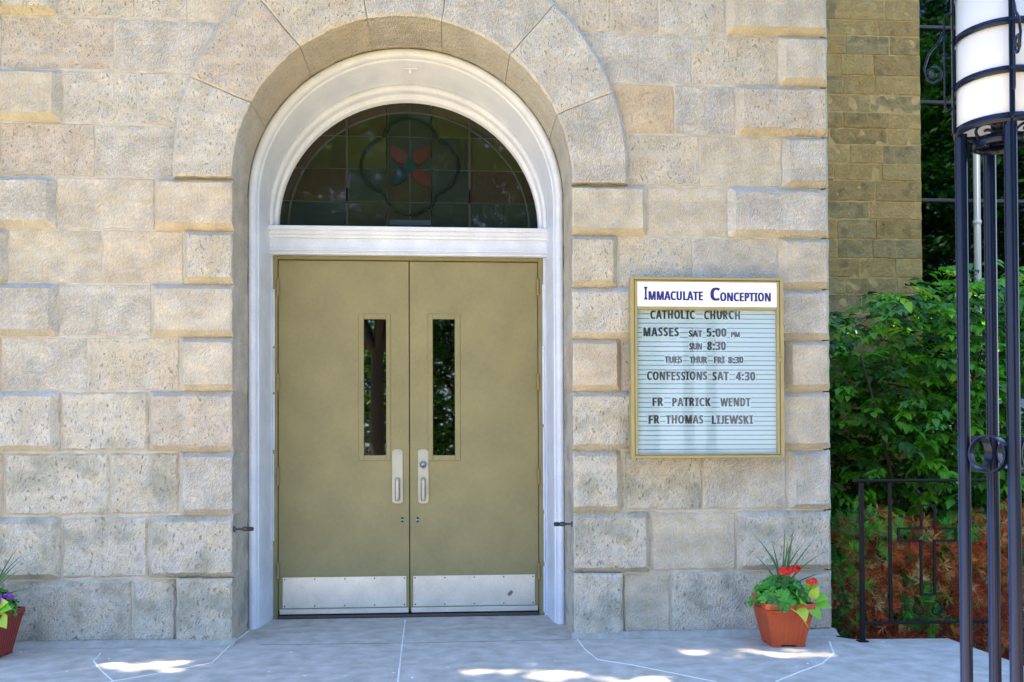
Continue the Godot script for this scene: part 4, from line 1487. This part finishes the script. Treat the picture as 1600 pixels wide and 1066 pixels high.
func fill_planter(t: Node3D, red: bool) -> void:
	var H := .245
	var green := [leaf_mat(.04, .20, .018), leaf_mat(.06, .27, .02), leaf_mat(.02, .12, .014), leaf_mat(.10, .33, .03)]
	var spike := leaf_mat(.05, .12, .045)
	var gl := round_leaf(.030)
	# blades of spike grass
	var tips := [[-.19, .62, .02, .03], [.01, .67, .03, -.02], [.075, .64, .0, .0], [.20, .60, .05, .0], [.16, .56, -.05, .02], [.24, .40, .05, .05], [-.04, .58, -.08, .0], [.12, .62, -.08, .01], [.05, .66, .06, .0], [-.11, .52, .10, .05], [-.15, .50, -.1, .0], [.22, .52, .1, .03], [.0, .60, .1, .02]]
	for e in tips:
		var k := 1.0 if red else 1.15
		blade(t, Vector3(rng.randf_range(-.03, .03), H - .02, rng.randf_range(-.04, .02)), Vector3(e[0] * k, e[1] * (1.08 if red else 1.0), e[2]), Vector3(-e[0] * .25, e[3] * .5, 0), .0085, spike)
	# mound of rounded leaves
	var xf := [[], [], [], []]
	var nl := 0
	for n in 420:
		var a := rng.randf() * TAU
		var ph := acos(rng.randf_range(.05, 1.0))
		var rad := Vector3(.165, .165, .150) * (.75 + .3 * rng.randf())
		var nrm := Vector3(cos(a) * sin(ph), cos(ph), sin(a) * sin(ph))
		var p := Vector3(-.02, H - .01, 0) + nrm * rad
		var up := (nrm + Vector3(rng.randf_range(-.5, .5), rng.randf_range(0, .7), rng.randf_range(-.1, .6))).normalized()
		var x := up.cross(Vector3(rng.randf(), rng.randf(), rng.randf())).normalized()
		var b := Basis(x, up, x.cross(up)).scaled(Vector3.ONE * rng.randf_range(.55, 1.15))
		var k := rng.randi() % 4
		if n < 90 and nrm.z > .0:
			var o := put("leaf", gl, green[k], t)
			o.transform = Transform3D(b, p)
		else: xf[k].append(Transform3D(b, p))
	for k in 4: multi("foliage", gl, green[k], xf[k], t)
	var lime := leaf_mat(.38, .52, .05)
	var limeg := leaf_mat(.16, .42, .03)
	var broad := leaf_shape(.105, .036, .2, .25)
	if red:
		var redm := mat(.72, .012, .006, .55)
		var pink := mat(.45, .03, .08, .55)
		for e in [[-.02, .445, .10, .034, 34], [.055, .455, .06, .027, 24], [.145, .385, .09, .026, 22]]:
			var f := put("flower", floret_head(e[4], e[3], .013), redm, t, Vector3(e[0], e[1], e[2]))
			put("flower_stalk", tube_mesh([Vector3(-e[0] * .3, -.14, -.02), Vector3(0, -.02, 0)], .0025, 6), green[2], f)
		for e in [[-.185, .285, .05, .014, 8], [-.19, .25, .06, .012, 6], [-.175, .30, .02, .012, 6]]:
			put("flower", floret_head(e[4], e[3], .010), pink, t, Vector3(e[0], e[1], e[2]))
		for e in [[.15, .29, .11, .3, .9, .85, 0], [.17, .29, .09, .9, .2, .9, 1], [.18, .26, .10, 1.0, -.1, .9, 1], [.07, .25, .14, .1, -.6, 1.0, 0], [.13, .25, .13, .6, -.7, 1.0, 1], [.10, .27, .12, -.3, .2, .9, 1], [.15, .33, .03, .6, .7, .9, 1]]:
			var o := put("broad_leaf", broad, lime if e[6] == 0 else limeg, t, Vector3(e[0] - .02, e[1], e[2]))
			o.basis = look(Vector3(e[3], e[4], .8), Vector3(0, .6, 1)).scaled(Vector3.ONE * e[5])
		blade(t, Vector3(-.02, .24, .14), Vector3(.09, .105, .21), Vector3(.0, .03, .01), .005, leaf_mat(.50, .38, .10))
	else:
		var pur := mat(.28, .01, .42, .5)
		for e in [[.115, .335, .09, .020, 12], [.145, .345, .06, .020, 12], [.08, .315, .12, .018, 10]]:
			put("flower", floret_head(e[4], e[3], .020), pur, t, Vector3(e[0], e[1], e[2]))
		for e in [[.08, .27, .13, .2, -.6, 1.1, 0], [.12, .265, .12, .7, -.55, 1.1, 0], [.06, .29, .13, -.4, .3, 1.0, 0], [.11, .29, .10, .9, .25, 1.1, 1], [.05, .25, .15, -.1, -.8, 1.0, 0], [.10, .30, .09, .8, .5, 1.0, 0]]:
			var o := put("broad_leaf", broad, lime if e[6] == 0 else limeg, t, Vector3(e[0], e[1], e[2]))
			o.basis = look(Vector3(e[3], e[4], .8), Vector3(0, .6, 1)).scaled(Vector3.ONE * e[5])

# ---------------------------------------------------------------- trees out of the frame: they shade the front and show in the glass
func clump_mesh(seed_: int, n: int, spread: float, size: float) -> ArrayMesh:
	var r := RandomNumberGenerator.new()
	r.seed = seed_
	var s := st_new()
	s.set_smooth_group(-1)
	for k in n:
		var c := Vector3(r.randfn(0, .4), r.randfn(0, .28), r.randfn(0, .4)) * spread
		var d := Vector3(r.randf_range(-1, 1), r.randf_range(-.8, .3), r.randf_range(-1, 1)).normalized()
		var w := d.cross(Vector3(r.randf_range(-.5, .5), 1, r.randf_range(-.5, .5))).normalized() * size * .38
		quad(s, c, c + d * size * .5 - w, c + d * size, c + d * size * .5 + w)
	return st_done(s)

func build_tree(label: String, base: Vector3, height: float, crown_c: Vector3, crown_r: Vector3, clumps: int, trunk_r: float, m: Array, keep = null, lean := Vector3.ZERO) -> void:
	var t := thing("shade_tree", label, "tree", base, "")
	var top := crown_c - base
	var pts := []
	var rad := []
	for i in 9:
		var f := i / 8.0
		pts.append(Vector3(lean.x * f * f + 0.08 * sin(f * 5.0), height * .62 * f, lean.z * f * f + .05 * sin(f * 7.0)))
		rad.append(trunk_r * (1.25 - .75 * f) if i > 0 else trunk_r * 1.5)
	put("trunk", tube_mesh(pts, rad, 12), M.bark, t)
	var fork: Vector3 = pts[6]
	for k in 7:
		var a := TAU * k / 7.0 + .4
		var e := top + Vector3(cos(a) * crown_r.x * .75, rng.randf_range(-.5, .5) * crown_r.y, sin(a) * crown_r.z * .75)
		var mid := fork.lerp(e, .5) + Vector3(0, .35, 0)
		put("limb", tube_mesh([fork, fork.lerp(mid, .5), mid, mid.lerp(e, .55), e], [trunk_r * .5, trunk_r * .42, trunk_r * .3, trunk_r * .18, trunk_r * .07], 8), M.bark, t)
	var xf := []
	rng.seed = int(absf(base.x * 131.0 + base.z * 17.0)) + 5
	for k in m.size(): xf.append([])
	var made := 0
	var guard := 0
	while made < clumps and guard < clumps * 12:
		guard += 1
		var p := Vector3(rng.randf_range(-1, 1), rng.randf_range(-1, 1), rng.randf_range(-1, 1))
		var l := p.length()
		if l > 1.0 or l < .35: continue
		var q := p * crown_r
		if fnoise.get_noise_3d(q.x * 1.6, q.y * 1.6, q.z * 1.6 + base.x) < -.12: continue
		var world := crown_c + q
		if keep != null and not keep.call(world): continue
		made += 1
		var b := Basis.from_euler(Vector3(rng.randf_range(-.5, .5), rng.randf() * TAU, rng.randf_range(-.5, .5))).scaled(Vector3.ONE * rng.randf_range(.75, 1.3))
		xf[rng.randi() % m.size()].append(Transform3D(b, world - base))
	for k in m.size(): multi("crown", clump_mesh(31 + k, 12, .26, .14), m[k], xf[k], t)

func build_trees() -> void:
	var g := [leaf_mat(.05, .15, .02), leaf_mat(.07, .19, .025), leaf_mat(.035, .11, .016)]
	# overhanging maple: keeps the sun off the landing
	var gaps := [[-1.38, .53, .30, .09], [.475, .83, .20, .09], [.86, .93, .22, .08], [1.70, .44, .17, .06], [2.05, .52, .12, .05], [2.45, .57, .08, .03], [3.12, .42, .03, -.02], [1.30, 1.08, .1, .02], [-.5, 1.4, .2, .2], [.2, 1.6, .3, .2]]
	var keep := func(w: Vector3) -> bool:
		if w.z < 0.35 and w.x > -3.0: return false
		if w.y < 4.6: return false
		var foot := w - SUN_TO * (w.y / SUN_TO.y)
		for gap in gaps:
			if Vector2((foot.x - gap[0]) / (gap[2] + .16), (foot.z - gap[1]) / (gap[3] + .16)).length() < 1.0: return false
		if foot.z > 1.42 and foot.x < 3.3: return false
		return foot.x < 5.2
	build_tree("tall maple overhanging the landing beside the church tower", Vector3(-9.2, -0.55, 3.2), 12.0, Vector3(-5.6, 9.6, 2.4), Vector3(6.0, 3.0, 4.4), 5000, .26, g, keep)
	build_tree("forked maple facing the olive church doors", Vector3(-1.35, -0.55, 12.0), 8.0, Vector3(-1.2, 7.2, 12.8), Vector3(4.2, 2.8, 3.2), 3600, .17, g, null, Vector3(.3, 0, 0))
	build_tree("rounded lawn tree opposite the church windows", Vector3(10.5, -0.55, 9.5), 8.0, Vector3(10.5, 8.0, 9.5), Vector3(4.0, 6.2, 3.6), 5200, .18, g)
	build_tree("unseen linden added to dim the sky light on the garden bed", Vector3(10.4, -0.55, 5.0), 8.0, Vector3(10.4, 5.6, 5.0), Vector3(2.6, 4.0, 2.6), 2600, .16, g)  # added out of view to cut sky light over the garden
	build_tree("low spreading lawn tree behind the forked maple", Vector3(1.6, -0.55, 17.0), 5.0, Vector3(1.2, 2.9, 17.0), Vector3(4.5, 3.0, 2.2), 4600, .14, g)
	build_tree("tall lawn tree across the plaza", Vector3(5.5, -0.55, 18.0), 10.0, Vector3(5.5, 7.5, 18.0), Vector3(3.6, 3.6, 3.0), 2600, .2, g)

# ---------------------------------------------------------------- start
func _ready() -> void:
	setup_axes()
	rng.seed = 20
	fnoise.seed = 4
	fnoise.frequency = 1.0
	fnoise.fractal_octaves = 3
	var cam := Camera3D.new()
	cam.name = "camera"
	add_child(cam)
	cam.transform = Transform3D(Basis(cam_right, cam_up, -cam_fwd), EYE)
	cam.near = 0.1
	cam.far = 500.0
	cam.set_frustum(0.1 * 1066.0 / FOCAL, Vector2(0, 0.1 * (HORIZON_ROW - 533.0) / FOCAL), 0.1, 500.0)
	cam.keep_aspect = Camera3D.KEEP_HEIGHT
	cam.current = true
	var env := Environment.new()
	env.background_mode = Environment.BG_SKY
	var sky := Sky.new()
	var sm := ProceduralSkyMaterial.new()
	sm.sky_top_color = Color(0.42, 0.56, 0.80)
	sm.sky_horizon_color = Color(0.82, 0.87, 0.94)
	sm.sky_curve = 0.18
	sm.ground_bottom_color = Color(0.25, 0.25, 0.22)
	sm.ground_horizon_color = Color(0.5, 0.55, 0.6)
	sm.sky_energy_multiplier = 1.0
	sky.sky_material = sm
	env.sky = sky
	env.tonemap_mode = Environment.TONE_MAPPER_LINEAR
	env.tonemap_exposure = 7.0
	env.background_energy_multiplier = 0.75
	env.sdfgi_enabled = true
	env.ssao_enabled = true
	env.ssil_enabled = true
	var we := WorldEnvironment.new()
	we.name = "world_environment"
	we.environment = env
	add_child(we)
	var sun := DirectionalLight3D.new()
	sun.name = "sun"
	add_child(sun)
	sun.light_energy = 1.6
	sun.light_color = Color(1.0, 0.94, 0.83)
	sun.light_angular_distance = 0.5
	sun.shadow_enabled = true
	sun.transform = Transform3D(look(SUN_TO), Vector3(0, 10, 0))
	make_textures()
	make_materials()
	rng.seed = 109
	build_ground()
	rng.seed = 101
	build_tower()
	rng.seed = 102
	build_wing()
	rng.seed = 103
	build_board()
	rng.seed = 104
	build_railing()
	rng.seed = 105
	build_lamp()
	rng.seed = 106
	build_planters()
	rng.seed = 150
	build_shrub([])
	rng.seed = 107
	build_yew()
	rng.seed = 108
	build_trees()
